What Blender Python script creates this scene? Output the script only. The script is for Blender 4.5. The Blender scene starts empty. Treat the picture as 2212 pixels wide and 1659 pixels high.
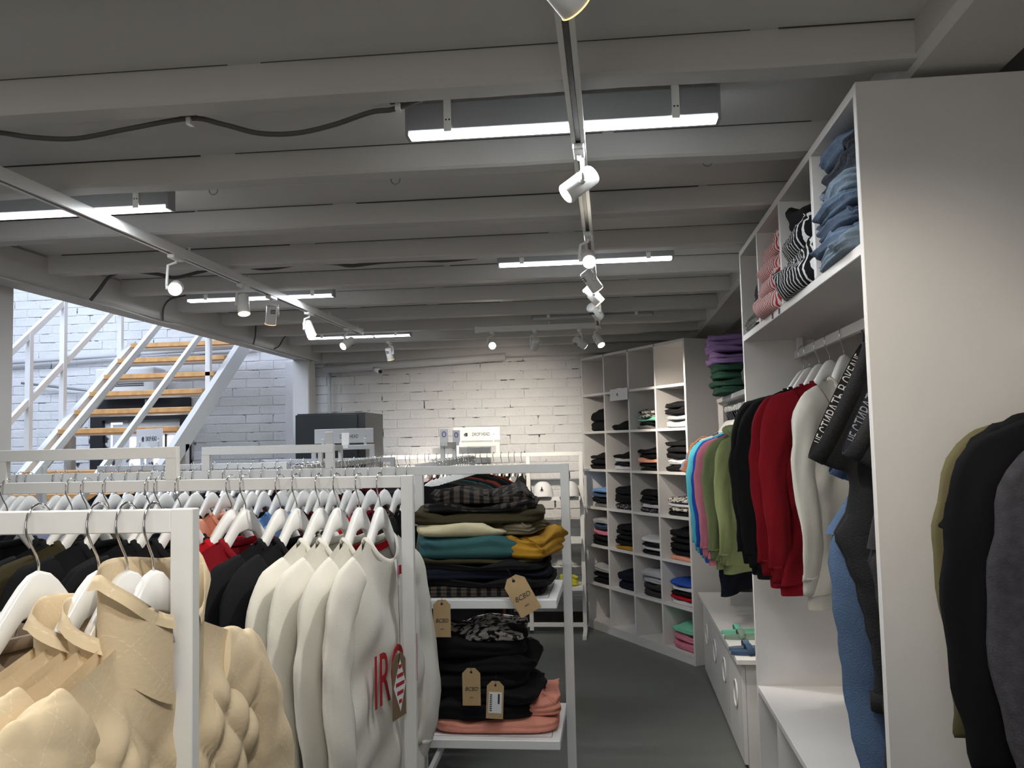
import bpy, math, random
from mathutils import Vector, Matrix
PI = math.pi
random.seed(7)
SC = bpy.context.scene
COL = SC.collection

# ------------------------------------------------------------------ camera
H_EYE = 1.6
F_PX, PITCH, YAW, ROLL = 1859.0, 0.0683, -0.112, -0.023
cd = bpy.data.cameras.new('camera')
cam = bpy.data.objects.new('camera', cd); COL.objects.link(cam)
cd.sensor_fit = 'HORIZONTAL'; cd.sensor_width = 36.0; cd.lens = 36.0 * F_PX / 2212.0
cd.clip_start = 0.02; cd.clip_end = 60
fwd = Vector((math.sin(YAW) * math.cos(PITCH), math.cos(YAW) * math.cos(PITCH), math.sin(PITCH)))
rt0 = Vector((math.cos(YAW), -math.sin(YAW), 0)); up0 = rt0.cross(fwd)
rt = math.cos(ROLL) * rt0 + math.sin(ROLL) * up0
up = -math.sin(ROLL) * rt0 + math.cos(ROLL) * up0
M = Matrix((rt, up, -fwd)).transposed().to_4x4(); M.translation = Vector((0, 0, H_EYE))
cam.matrix_world = M
SC.camera = cam

# ------------------------------------------------------------------ world, exposure, large lights
w = bpy.data.worlds.new('world'); SC.world = w; w.use_nodes = True
w.node_tree.nodes['Background'].inputs[0].default_value = (0.75, 0.85, 1.0, 1)
w.node_tree.nodes['Background'].inputs[1].default_value = 0.05
vs = SC.view_settings
vs.view_transform = 'Standard'; vs.look = 'None'; vs.gamma = 1; vs.exposure = 0.0; vs.use_curve_mapping = False
SC.cycles.use_denoising = True
SC.cycles.max_bounces = 7; SC.cycles.diffuse_bounces = 4; SC.cycles.sample_clamp_indirect = 4.0
SC.cycles.caustics_reflective = False; SC.cycles.caustics_refractive = False
WARM = (1.0, 0.89, 0.75); COOL = (0.93, 0.97, 1.0)
SPOT_W = 26.0          # ceiling spotlights
TUBE_E = 9.0           # led tube emission

def area(name, loc, aim, sx, sy, watts, col):
    l = bpy.data.lights.new(name, 'AREA'); l.shape = 'RECTANGLE'; l.size = sx; l.size_y = sy; l.energy = watts; l.color = col
    o = bpy.data.objects.new(name, l); COL.objects.link(o); o.location = loc
    o.rotation_euler = (Vector(aim) - Vector(loc)).to_track_quat('-Z', 'Y').to_euler(); return o
# daylight falling down the stairwell from the floor above
area('stairwell_daylight', (-4.6, 4.7, 4.4), (-4.4, 7.6, 1.6), 2.6, 2.0, 190, (0.70, 0.80, 1.0))
# unseen fill light added behind the camera to lift the joists' near faces
area('front_fill_light', (-1.2, -2.5, 1.5), (-1.0, 3.0, 1.9), 3.0, 1.5, 22, (1.0, 0.95, 0.88))

# ------------------------------------------------------------------ materials
def s2l(c):
    c /= 255.0
    return c / 12.92 if c <= 0.04045 else ((c + 0.055) / 1.055) ** 2.4
def rgb(r, g, b): return (s2l(r), s2l(g), s2l(b), 1)
MATS = {}
def mat(name, col, rough=0.6, metal=0.0, var=0.0, vscale=8.0, bump=0.0, bscale=60.0, spec=0.5, emit=None, es=0.0, sheen=0.0, darkspots=None):
    if name in MATS: return MATS[name]
    m = bpy.data.materials.new(name); m.use_nodes = True
    nt = m.node_tree; b = nt.nodes['Principled BSDF']
    b.inputs['Base Color'].default_value = col; b.inputs['Roughness'].default_value = rough
    b.inputs['Metallic'].default_value = metal; b.inputs['Specular IOR Level'].default_value = spec
    if sheen: b.inputs['Sheen Weight'].default_value = sheen; b.inputs['Sheen Roughness'].default_value = 0.6
    if emit: b.inputs['Emission Color'].default_value = emit; b.inputs['Emission Strength'].default_value = es
    tc = nt.nodes.new('ShaderNodeTexCoord')
    src = None
    if var:
        n = nt.nodes.new('ShaderNodeTexNoise'); n.inputs['Scale'].default_value = vscale; n.inputs['Detail'].default_value = 6
        nt.links.new(tc.outputs['Object'], n.inputs['Vector'])
        r = nt.nodes.new('ShaderNodeMapRange'); r.inputs[1].default_value = 0.3; r.inputs[2].default_value = 0.7
        r.inputs[3].default_value = 1 - var; r.inputs[4].default_value = 1 + var * 0.5
        nt.links.new(n.outputs['Fac'], r.inputs[0])
        mx = nt.nodes.new('ShaderNodeVectorMath'); mx.operation = 'SCALE'; mx.inputs[0].default_value = col[:3]
        nt.links.new(r.outputs[0], mx.inputs['Scale']); src = mx.outputs[0]
    if darkspots:
        sc_, lo, hi, dc = darkspots
        n = nt.nodes.new('ShaderNodeTexNoise'); n.inputs['Scale'].default_value = sc_; n.inputs['Detail'].default_value = 3
        nt.links.new(tc.outputs['Object'], n.inputs['Vector'])
        r = nt.nodes.new('ShaderNodeMapRange'); r.inputs[1].default_value = lo; r.inputs[2].default_value = hi
        nt.links.new(n.outputs['Fac'], r.inputs[0])
        mx = nt.nodes.new('ShaderNodeMix'); mx.data_type = 'RGBA'
        nt.links.new(r.outputs[0], mx.inputs['Factor'])
        if src: nt.links.new(src, mx.inputs[6])
        else: mx.inputs[6].default_value = col
        mx.inputs[7].default_value = dc; src = mx.outputs[2]
    if src: nt.links.new(src, b.inputs['Base Color'])
    if bump:
        n = nt.nodes.new('ShaderNodeTexNoise'); n.inputs['Scale'].default_value = bscale; n.inputs['Detail'].default_value = 5
        nt.links.new(tc.outputs['Object'], n.inputs['Vector'])
        bp = nt.nodes.new('ShaderNodeBump'); bp.inputs['Strength'].default_value = bump; bp.inputs['Distance'].default_value = 0.01
        nt.links.new(n.outputs['Fac'], bp.inputs['Height']); nt.links.new(bp.outputs[0], b.inputs['Normal'])
    MATS[name] = m; return m
def fabric(name, r, g, b, var=0.10, bump=0.25, bscale=500, rough=0.92, vscale=14):
    return mat('fabric_' + name, rgb(r, g, b), rough, 0, var, vscale, bump, bscale, 0.2, sheen=0.0)
def pattern(name, c1, c2, kind='bands', scale=40, axis='Z', thr=0.5, dist=2.0):
    key = 'pattern_' + name
    if key in MATS: return MATS[key]
    m = bpy.data.materials.new(key); m.use_nodes = True; nt = m.node_tree; b = nt.nodes['Principled BSDF']
    b.inputs['Roughness'].default_value = 0.9; b.inputs['Specular IOR Level'].default_value = 0.2
    tc = nt.nodes.new('ShaderNodeTexCoord')
    def wave(ax, sc, d):
        t = nt.nodes.new('ShaderNodeTexWave'); t.bands_direction = ax; t.inputs['Scale'].default_value = sc
        t.inputs['Distortion'].default_value = d; t.inputs['Detail'].default_value = 2
        nt.links.new(tc.outputs['Object'], t.inputs['Vector']); return t.outputs['Fac']
    if kind == 'bands': f = wave(axis, scale, dist)
    elif kind == 'blotch':
        t = nt.nodes.new('ShaderNodeTexNoise'); t.inputs['Scale'].default_value = scale; t.inputs['Detail'].default_value = 3
        nt.links.new(tc.outputs['Object'], t.inputs['Vector']); f = t.outputs['Fac']
    else:
        a = wave('X', scale, 0.4); c = wave('Y', scale, 0.4)
        mm = nt.nodes.new('ShaderNodeMath'); mm.operation = 'MAXIMUM'; nt.links.new(a, mm.inputs[0]); nt.links.new(c, mm.inputs[1]); f = mm.outputs[0]
    r = nt.nodes.new('ShaderNodeMapRange'); r.inputs[1].default_value = thr - 0.04; r.inputs[2].default_value = thr + 0.04
    nt.links.new(f, r.inputs[0])
    mx = nt.nodes.new('ShaderNodeMix'); mx.data_type = 'RGBA'; nt.links.new(r.outputs[0], mx.inputs['Factor'])
    mx.inputs[6].default_value = rgb(*c1); mx.inputs[7].default_value = rgb(*c2)
    nt.links.new(mx.outputs[2], b.inputs['Base Color']); MATS[key] = m; return m

M_CEIL = mat('ceiling_paint', (0.68, 0.67, 0.65, 1), 0.75, 0, 0.07, 1.2, 0.10, 25, darkspots=(3.2, 0.70, 0.85, (0.3, 0.29, 0.28, 1)))
M_BEAM = mat('beam_paint', (0.60, 0.59, 0.57, 1), 0.7, 0, 0.07, 2.0, 0.12, 30)
M_CRACK = mat('dark_crack', (0.05, 0.05, 0.05, 1), 0.9)  # dark line colour of open joints and panel joints
M_BRICK = mat('painted_brick', (0.74, 0.74, 0.74, 1), 0.65, 0, 0.08, 5, 0.5, 38, darkspots=(17, 0.74, 0.79, (0.18, 0.15, 0.14, 1)))
M_MORTAR = mat('painted_mortar', (0.68, 0.68, 0.68, 1), 0.8, 0, 0.06, 9, 0.5, 50, darkspots=(8, 0.56, 0.60, (0.045, 0.04, 0.04, 1)))
M_FLOOR = mat('floor_paint', rgb(108, 111, 108), 0.5, 0, 0.12, 1.6, 0.12, 40, darkspots=(60, 0.74, 0.78, (0.35, 0.35, 0.35, 1)))
M_WHITE = mat('white_powder_coat', (0.78, 0.78, 0.76, 1), 0.38, 0, 0.03, 6, 0.03, 90)
M_LAM = mat('white_painted_board', (0.74, 0.72, 0.70, 1), 0.5, 0, 0.04, 3, 0.10, 30, darkspots=(2.3, 0.76, 0.80, (0.5, 0.48, 0.46, 1)))
M_HANG = mat('white_lacquered_wood', (0.86, 0.86, 0.84, 1), 0.28, spec=0.6)
M_CHROME = mat('chrome', (0.75, 0.75, 0.76, 1), 0.12, 1.0)
M_STEEL = mat('galvanised_steel', (0.42, 0.43, 0.44, 1), 0.35, 0.7)
M_HOUS = mat('lamp_housing', (0.30, 0.31, 0.32, 1), 0.45, 0.1, 0.04, 5)
M_LWHITE = mat('lamp_white', (0.82, 0.82, 0.80, 1), 0.35)
M_TUBE = mat('led_diffuser', (0.9, 0.95, 1, 1), 0.4, emit=(0.93, 0.96, 1, 1), es=TUBE_E)
M_DISC = mat('spot_lens', (1, 0.95, 0.85, 1), 0.4, emit=(1, 0.90, 0.74, 1), es=22)
M_RIM = mat('spot_glowing_rim', (1, 0.8, 0.4, 1), 0.4, emit=(1, 0.66, 0.22, 1), es=1.6)
M_BLACK = mat('black_plastic', (0.012, 0.012, 0.014, 1), 0.5)
M_SLOT = mat('track_slot', (0.02, 0.02, 0.02, 1), 0.4, 0.3)
M_WOOD = mat('pine_tread', rgb(205, 160, 105), 0.5, 0, 0.18, 20, 0.1, 50)
M_KRAFT = mat('kraft_card', rgb(186, 157, 115), 0.85, 0, 0.05, 60)
M_PAPER = mat('white_paper', (0.8, 0.8, 0.8, 1), 0.6)
M_INK = mat('black_ink', (0.02, 0.02, 0.02, 1), 0.6)
M_RED = mat('red_print', rgb(170, 24, 34), 0.7)
M_WPRINT = mat('white_print', (0.8, 0.8, 0.8, 1), 0.7)
M_COND = mat('grey_conduit', (0.085, 0.082, 0.078, 1), 0.6)
M_PIPE = mat('painted_pipe', (0.6, 0.6, 0.6, 1), 0.5)
M_DARKMETAL = mat('dark_cabinet', (0.018, 0.02, 0.022, 1), 0.42, 0, 0.1, 3)
M_GLOW = mat('daylit_glass', (1, 1, 1, 1), 0.4, emit=(1.0, 0.93, 0.95, 1), es=2.4)
M_GLOW2 = mat('lit_shop_beyond', (1, 1, 1, 1), 0.4, emit=(0.85, 0.92, 1.0, 1), es=1.0)

# ------------------------------------------------------------------ mesh helpers
class MB:
    def __init__(s): s.v = []; s.f = []; s.sm = []
    def add(s, vs, fs, sm=False):
        n = len(s.v); s.v += [tuple(p) for p in vs]; s.f += [tuple(i + n for i in f) for f in fs]; s.sm += [sm] * len(fs); return s
    def box(s, x0, y0, z0, x1, y1, z1, b=0.0):
        if b <= 0:
            vs = [(x, y, z) for z in (z0, z1) for y in (y0, y1) for x in (x0, x1)]
            return s.add(vs, [(0, 2, 3, 1), (4, 5, 7, 6), (0, 1, 5, 4), (2, 6, 7, 3), (0, 4, 6, 2), (1, 3, 7, 5)])
        # chamfered box
        vs = []; idx = {}
        c = ((x0 + x1) / 2, (y0 + y1) / 2, (z0 + z1) / 2); h = ((x1 - x0) / 2, (y1 - y0) / 2, (z1 - z0) / 2)
        b = min(b, min(h) * 0.6)
        for sx in (-1, 1):
            for sy in (-1, 1):
                for sz in (-1, 1):
                    for a in range(3):
                        d = [h[0] - b, h[1] - b, h[2] - b]; d[a] = h[a]
                        idx[(sx, sy, sz, a)] = len(vs); vs.append((c[0] + sx * d[0], c[1] + sy * d[1], c[2] + sz * d[2]))
        fs = []
        for a in range(3):
            o = [k for k in range(3) if k != a]
            for sg in (-1, 1):
                q = []
                for (p, r) in ((-1, -1), (1, -1), (1, 1), (-1, 1)):
                    k = [0, 0, 0]; k[a] = sg; k[o[0]] = p; k[o[1]] = r; q.append(idx[(k[0], k[1], k[2], a)])
                if (sg > 0) != (a != 1): q.reverse()
                fs.append(q)
        for a in range(3):           # edges along axis a
            o = [k for k in range(3) if k != a]
            for p in (-1, 1):
                for r in (-1, 1):
                    q = []
                    for (e, ax) in ((-1, o[0]), (1, o[0]), (1, o[1]), (-1, o[1])):
                        k = [0, 0, 0]; k[a] = e; k[o[0]] = p; k[o[1]] = r; q.append(idx[(k[0], k[1], k[2], ax)])
                    fs.append(q)
        for sx in (-1, 1):
            for sy in (-1, 1):
                for sz in (-1, 1): fs.append([idx[(sx, sy, sz, a)] for a in range(3)])
        return s.add(vs, fs)
    def tube(s, path, r, n=10, cap=True, closed=False, ref=None, sm=True, rfn=None):
        P = [Vector(p) for p in path]; N = len(P); vs = []; fs = []
        nrm = None
        for i in range(N):
            a = P[(i - 1) % N] if (closed or i > 0) else P[i]; c = P[(i + 1) % N] if (closed or i < N - 1) else P[i]
            t = (c - a).normalized()
            if ref is not None: nn = Vector(ref); nn = (nn - t * nn.dot(t)).normalized()
            elif nrm is None:
                nn = Vector((0, 0, 1)) if abs(t.z) < 0.9 else Vector((1, 0, 0)); nn = (nn - t * nn.dot(t)).normalized()
            else: nn = (nrm - t * nrm.dot(t)).normalized()
            nrm = nn; bn = t.cross(nn)
            rr = r[i] if isinstance(r, (list, tuple)) else r
            ra, rb = rr if isinstance(rr, (list, tuple)) else (rr, rr)
            for k in range(n):
                th = 2 * PI * k / n; m = rfn(i / (N - 1 if N > 1 else 1), th) if rfn else 1.0
                vs.append(P[i] + nn * (ra * math.cos(th) * m) + bn * (rb * math.sin(th) * m))
        for i in range(N if closed else N - 1):
            for k in range(n):
                a = i * n + k; b2 = i * n + (k + 1) % n; j = ((i + 1) % N) * n
                fs.append((a, b2, j + (k + 1) % n, j + k))
        if cap and not closed:
            fs.append(tuple(range(n - 1, -1, -1))); fs.append(tuple((N - 1) * n + k for k in range(n)))
        return s.add(vs, fs, sm)
    def cyl(s, p0, p1, r, n=16, r1=None): return s.tube([p0, p1], [r, r if r1 is None else r1], n)
    def prism(s, outline, y0, y1):
        n = len(outline)
        vs = [(x, y0, z) for x, z in outline] + [(x, y1, z) for x, z in outline]
        return s.add(vs, [tuple(range(n)), tuple(range(2 * n - 1, n - 1, -1))] + [(i, i + n, (i + 1) % n + n, (i + 1) % n) for i in range(n)])
    def bar(s, p0, p1, w_, h_, upv=(0, 0, 1)):
        a, c = Vector(p0), Vector(p1); t = (c - a).normalized(); u = Vector(upv); sd = t.cross(u).normalized(); u = sd.cross(t)
        vs = [p + sd * (x * w_ / 2) + u * (z * h_ / 2) for p in (a, c) for (x, z) in ((-1, -1), (1, -1), (1, 1), (-1, 1))]
        return s.add(vs, [(3, 2, 1, 0), (4, 5, 6, 7), (0, 1, 5, 4), (1, 2, 6, 5), (2, 3, 7, 6), (3, 0, 4, 7)])
    def mesh(s, name):
        me = bpy.data.meshes.new(name); me.from_pydata(s.v, [], s.f); me.materials.append(None)
        me.polygons.foreach_set('use_smooth', s.sm); me.update(); return me
    def obj(s, name, m, parent=None, loc=None): return place(name, s.mesh(name), m, parent, loc)
def place(name, me, m, parent=None, loc=None, rot=None):
    o = bpy.data.objects.new(name, me); COL.objects.link(o)
    if me.materials[0] is None:
        if me.users == 1 and False: pass
        o.material_slots[0].link = 'OBJECT'; o.material_slots[0].material = m
    if parent: o.parent = parent
    if loc is not None: o.location = loc
    if rot is not None: o.rotation_euler = rot
    return o
def tag(o, label=None, cat=None, group=None, kind=None):
    if label: o['label'] = label
    if cat: o['category'] = cat
    if group: o['group'] = group
    if kind: o['kind'] = kind
    return o
def thing(name, label, cat, loc=(0, 0, 0), rz=0.0, group=None, rot=None):
    o = bpy.data.objects.new(name, None); COL.objects.link(o); o.empty_display_size = 0.05
    o.location = loc; o.rotation_euler = rot if rot else (0, 0, rz)
    return tag(o, label, cat, group)
def struct(name, mb, m, label=None): o = mb.obj(name, m); return tag(o, label, None, None, 'structure')
ORD = ['first', 'second', 'third', 'fourth', 'fifth', 'sixth', 'seventh', 'eighth', 'ninth', 'tenth', 'eleventh', 'twelfth', 'thirteenth', 'fourteenth',
       'fifteenth', 'sixteenth', 'seventeenth', 'eighteenth', 'nineteenth', 'twentieth', 'twenty-first', 'twenty-second', 'twenty-third', 'twenty-fourth',
       'twenty-fifth', 'twenty-sixth', 'twenty-seventh', 'twenty-eighth', 'twenty-ninth', 'thirtieth', 'thirty-first', 'thirty-second', 'thirty-third', 'thirty-fourth']
def text_mesh(txt, size, sx=1.0, ext=0.0004, shear=0.0, name='lettering'):
    c = bpy.data.curves.new(name, 'FONT'); c.body = txt; c.size = size; c.extrude = ext; c.align_x = 'CENTER'; c.align_y = 'CENTER'; c.shear = shear; c.resolution_u = 3
    o = bpy.data.objects.new('tmp_text', c); COL.objects.link(o)
    dg = bpy.context.evaluated_depsgraph_get(); me = bpy.data.meshes.new_from_object(o.evaluated_get(dg))
    bpy.data.objects.remove(o); bpy.data.curves.remove(c)
    for v in me.vertices: v.co.x *= sx
    me.materials.clear(); me.materials.append(None); me.name = name
    return me
def smooth(t): t = max(0.0, min(1.0, t)); return t * t * (3 - 2 * t)

# ================================================================== STRUCTURE
XL, XR, YB, YF = -6.4, 1.7, 7.75, -2.6
ZC = 2.52
struct('floor', MB().box(XL, YF, -0.1, XR, YB + 0.1, 0), M_FLOOR, 'dark grey painted concrete floor')
cm = MB().box(-2.75, YF, ZC, 0.9, YB, ZC + 0.08)
cm.box(0.9, YF, ZC + 0.03, XR, YB, ZC + 0.11)
ceiling = struct('ceiling', cm, M_CEIL, 'white painted timber ceiling')
struct('wall_front', MB().box(XL, YF - 0.1, 0, XR, YF, 4.6), M_CEIL)
struct('wall_right', MB().box(XR, YF, 0, XR + 0.1, YB + 0.1, 2.7), mat('dark_wall', (0.3, 0.29, 0.28, 1), 0.8, 0, 0.1, 3))  # plain dark grey wall, evenly coloured
struct('wall_left', MB().box(XL - 0.1, YF, 0, XL, YB + 0.1, 4.6), M_MORTAR)
struct('wall_stairwell', MB().box(-2.77, YF, ZC + 0.08, -2.69, YB, 4.6), M_CEIL)
# back wall: mortar bed with bricks
bw = struct('wall_back', MB().box(XL, YB, 0, XR, YB + 0.1, 4.6), M_MORTAR, 'whitewashed brick wall with chipped joints')
CO, BL = 0.0835, 0.262
stuffb = MB(); singles = []
brick_protos = []
for k in range(8):
    b = MB(); hx, hz = BL / 2 - 0.0028, CO / 2 - 0.0022
    j = lambda a=0.003: random.uniform(-a, a)
    fr = [(-hx + j(), -0.0045 + j(.0015), -hz + j()), (hx + j(), -0.0045 + j(.0015), -hz + j()), (hx + j(), -0.0045 + j(.0015), hz + j()), (-hx + j(), -0.0045 + j(.0015), hz + j())]
    mid = [(p[0] * 0.96, p[1] - 0.0025, p[2] * 0.84) for p in fr]
    bk = [(p[0], 0.004, p[2]) for p in fr]
    b.add(bk + fr + mid, [(0, 1, 5, 4), (1, 2, 6, 5), (2, 3, 7, 6), (3, 0, 4, 7), (4, 5, 9, 8), (5, 6, 10, 9), (6, 7, 11, 10), (7, 4, 8, 11), (8, 9, 10, 11)])
    brick_protos.append((b, b.mesh('brick')))
nsing = 0
for r in range(int(4.5 / CO)):
    z = r * CO + CO / 2
    for c in range(int((XR - XL) / BL) + 1):
        x = XL + c * BL + (BL / 2 if r % 2 else 0) + random.uniform(-.006, .006)
        if x > XR - 0.1: continue
        if -4.96 < x < -3.9 and z < 2.12: continue
        if x > -0.1 and z < 2.25 or z > 3.6: continue
        front = (-2.95 < x < -0.1 and 1.62 < z < 2.5) or (x < -4.0 and 2.0 < z < 3.1 and x > -5.75) or (-4.0 <= x < -2.95 and 1.7 < z < 2.5) 
        pb, me = random.choice(brick_protos); dy = random.uniform(-0.003, 0.003)
        if front and nsing < 300:
            place('brick', me, M_BRICK, bw, (x, YB + dy, z)); nsing += 1
        else:
            stuffb.add([(p[0] + x, p[1] + YB + dy, p[2] + z) for p in pb.v], pb.f)
so = stuffb.obj('brick_courses', M_BRICK, bw); so['kind'] = 'stuff'

# ceiling joists running across the room
tn = 1
def trim(mb, m, label):
    global tn
    o = struct('trim_%d' % tn, mb, m, label); tn += 1; return o
XRB = 0.73
TILT = 0.0168
k = -3
for i in range(-3, 10):
    y = 1.93 + 0.6 * i
    mb = MB(); n = 10
    # slightly uneven painted joist
    x0, x1 = -2.62, XRB; ring = []
    for q in range(n + 1):
        x = x0 + (x1 - x0) * q / n; yy = y + (x + 0.4) * TILT + random.uniform(-.003, .003); zz = 2.437 + random.uniform(-.003, .003)
        ring.append([(x, yy, ZC), (x, yy + 0.002, zz + 0.008), (x, yy + 0.009, zz), (x, yy + 0.079, zz), (x, yy + 0.086, zz + 0.01), (x, yy + 0.086, ZC)])
    vs = [p for rr in ring for p in rr]; fs = []
    for q in range(n):
        for e in range(5): a = q * 6 + e; fs.append((a, a + 6, a + 7, a + 1))
    fs.append(tuple(range(6))); fs.append(tuple(n * 6 + e for e in (5, 4, 3, 2, 1, 0)))
    mb.add(vs, fs); o = trim(mb, M_BEAM, 'white painted ceiling joist crossing the room')
    # open joint between joist and boards, broken here and there
    ck = MB(); x = x0 + random.uniform(0, .2)
    while x < x1 - 0.1:
        e = min(x1 - 0.02, x + random.uniform(0.3, 1.4)); w_ = random.choice((0.002, 0.003, 0.0045))
        ya, yb_ = y + (x + 0.4) * TILT, y + (e + 0.4) * TILT
        ck.add([(x, ya - 0.0045, ZC - w_), (e, yb_ - 0.0045, ZC - w_), (e, yb_ - 0.0045, ZC + 0.001), (x, ya - 0.0045, ZC + 0.001)], [(0, 1, 2, 3)])
        x = e + random.uniform(0.0, 0.12)
    ck.obj('open_joint', M_CRACK, o)
trim(MB().box(-2.75, YF, 2.37, -2.58, YB, ZC, 0.012), M_BEAM, 'white trimmer beam along the stairwell opening')
trim(MB().box(XRB - 0.03, YF, 2.425, 0.93, YB, ZC + 0.03, 0.018), M_BEAM, 'white beam running along the right side of the ceiling')
trim(MB().box(-3.02, 3.44, 0, -2.745, 3.70, 2.5, 0.01), M_BEAM, 'white square column at the left edge')
trim(MB().box(-2.75, 7.25, 0, -2.60, 7.42, 2.372, 0.008), M_BEAM, 'white column against the brick wall')
trim(MB().box(-2.6, YB - 0.2, 2.37, 0.6, YB, ZC, 0.01), M_BEAM, 'white beam along the top of the brick wall')
trim(MB().box(-2.95, YB - 0.16, 0, -2.72, YB, 2.4, 0.01), M_BRICK, 'narrow brick pier beside the column')
struct('baseboard_back', MB().box(-2.6, YB - 0.03, 0, 0.2, YB - 0.012, 0.10), mat('dark_base', (0.06, 0.05, 0.045, 1), 0.8, 0, .3, 12))

# the doorway under the stairs
d1 = struct('door_1', MB().box(-4.92, YB - 0.05, 0, -4.80, YB + 0.05, 2.10).box(-4.02, YB - 0.05, 0, -3.93, YB + 0.05, 2.10).box(-4.80, YB - 0.05, 1.90, -4.02, YB + 0.05, 2.10), M_BLACK, 'black framed doorway under the stairs')
MB().box(-4.80, YB + 0.02, 0, -4.02, YB + 0.03, 1.90).obj('door_panel', M_DARKMETAL, d1)
for (a, b_, c, d_) in ((-4.74, -4.72, 0.3, 1.86), (-4.74, -4.62, 1.86, 1.88), (-4.55, -4.44, 0.3, 1.74), (-4.40, -4.38, 0.3, 1.70)):
    MB().box(a, YB - 0.0, c, b_, YB + 0.018, d_).obj('door_light_strip', M_GLOW2, d1)
MB().box(-4.30, YB - 0.01, 0.3, -4.06, YB + 0.018, 1.74).obj('door_glass', M_GLOW, d1)
MB().box(-4.18, YB - 0.03, 0.3, -4.165, YB - 0.012, 1.78).obj('door_mullion', M_BLACK, d1)
MB().cyl((-4.35, YB - 0.06, 2.02), (-4.35, YB - 0.06, 2.09), 0.012).obj('door_closer', M_LWHITE, d1)

# ================================================================== STAIRS
st = thing('staircase', 'open white steel staircase with pine treads rising behind the racks', 'stairs', (-3.72, 6.3, 0))
def S(x, y, z): return (x + 3.72, y - 6.3, z)
SL = 0.155 / 0.2
def zs(y): return 1.765 + (y - 6.3) * SL
for n_, x in (('stringer', -4.245), ('stringer', -3.215)):
    y0, y1 = 4.05, 7.32
    MB().bar(S(x, y0, zs(y0) - 0.05 if zs(y0) > 0.06 else 0.02), S(x, y1, zs(y1) - 0.02), 0.05, 0.15).obj(n_, M_WHITE, st)
trd = MB().box(-0.485, -0.12, -0.02, 0.485, 0.12, 0.02, 0.004).mesh('tread')
brk = MB().prism([(-0.02, 0), (0.02, 0), (0.02, -0.10), (-0.02, -0.02)], -0.1, 0.1).mesh('bracket')
for i in range(-10, 6):
    y = 6.3 + 0.2 * i; z = zs(y)
    if z < 0.1: continue
    t_ = place('tread', trd, M_WOOD, st, S(-3.73, y, z))
    MB().box(-0.49, -0.10, -0.032, 0.49, 0.10, -0.021).obj('tread_support', M_WHITE, t_)
for hz, sx in ((0.50, -4.29), (1.0, -4.29), (0.50, -3.30), (1.0, -3.30)):
    y0, y1 = 4.6, 7.2
    MB().bar(S(sx, y0, zs(y0) + hz), S(sx, y1, zs(y1) + hz), 0.03, 0.045).obj('handrail', M_WHITE, st)
for y in (4.7, 5.95, 6.35, 7.15):
    MB().box(*S(-4.31, y - 0.02, max(0, zs(y) - 0.05)), *S(-4.27, y + 0.02, zs(y) + 1.0)).obj('baluster', M_WHITE, st)
for y in (4.7, 6.8):
    MB().box(*S(-3.32, y - 0.02, max(0, zs(y) - 0.05)), *S(-3.28, y + 0.02, zs(y) + 1.0)).obj('baluster', M_WHITE, st)
MB().box(*S(-4.24, 6.30, 0), *S(-4.18, 6.36, zs(6.3) - .04)).obj('support_post', M_WHITE, st)
MB().box(*S(-3.25, 6.20, 0), *S(-3.19, 6.26, zs(6.2) - .04)).obj('support_post', M_WHITE, st)
pp = MB().tube([(-6.2, 7.66, 2.47), (-5.2, 7.66, 2.50), (-4.3, 7.66, 2.53), (-3.3, 7.66, 2.56)], 0.022, 10)
tag(pp.obj('wall_pipe', M_PIPE), 'white painted pipe running across the brick behind the stairs', 'pipe')
tag(MB().tube([(-5.6, 7.66, 2.28), (-5.0, 7.66, 2.20), (-4.6, 7.66, 2.15)], 0.012, 8).obj('wall_conduit', M_STEEL), 'grey sloping rail on the brick wall left of the stairs', 'rail')
ac = thing('air_conditioner', 'white wall unit with slatted grille seen between the stair treads', 'air conditioner', (-4.45, 7.62, 2.12))
MB().box(-0.32, -0.1, 0, 0.28, 0.1, 0.26, 0.015).obj('casing', M_LWHITE, ac)
for i in range(7): MB().box(-0.24, -0.108, 0.09 + i * 0.017, 0.17, -0.099, 0.096 + i * 0.017).obj('grille_slat', M_BLACK, ac)
tag(MB().tube([(-2.56, 7.70, 0.1), (-2.565, 7.70, 2.37)], 0.016, 10).obj('vertical_pipe', M_PIPE), 'thin vertical pipe on the brick wall beside the white column', 'pipe')
tag(MB().tube([(-2.55, 7.52, 2.30), (-1.7, 7.52, 2.33), (-0.9, 7.52, 2.36)], 0.035, 12).obj('ceiling_pipe', M_PIPE), 'thick white pipe along the top of the brick wall', 'pipe')
cc = thing('security_camera', 'small dark lensed camera under the pipe on the back wall', 'camera', (-2.05, 7.40, 2.28))
MB().cyl((0, 0, 0), (0.07, -0.09, -0.03), 0.022).obj('camera_body', M_LWHITE, cc); MB().cyl((0.071, -0.091, -0.0305), (0.078, -0.1, -0.034), 0.016).obj('lens', M_BLACK, cc)
MB().cyl((0, 0, 0), (0.0, 0.10, 0.02), 0.012).obj('mount', M_LWHITE, cc)

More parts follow.
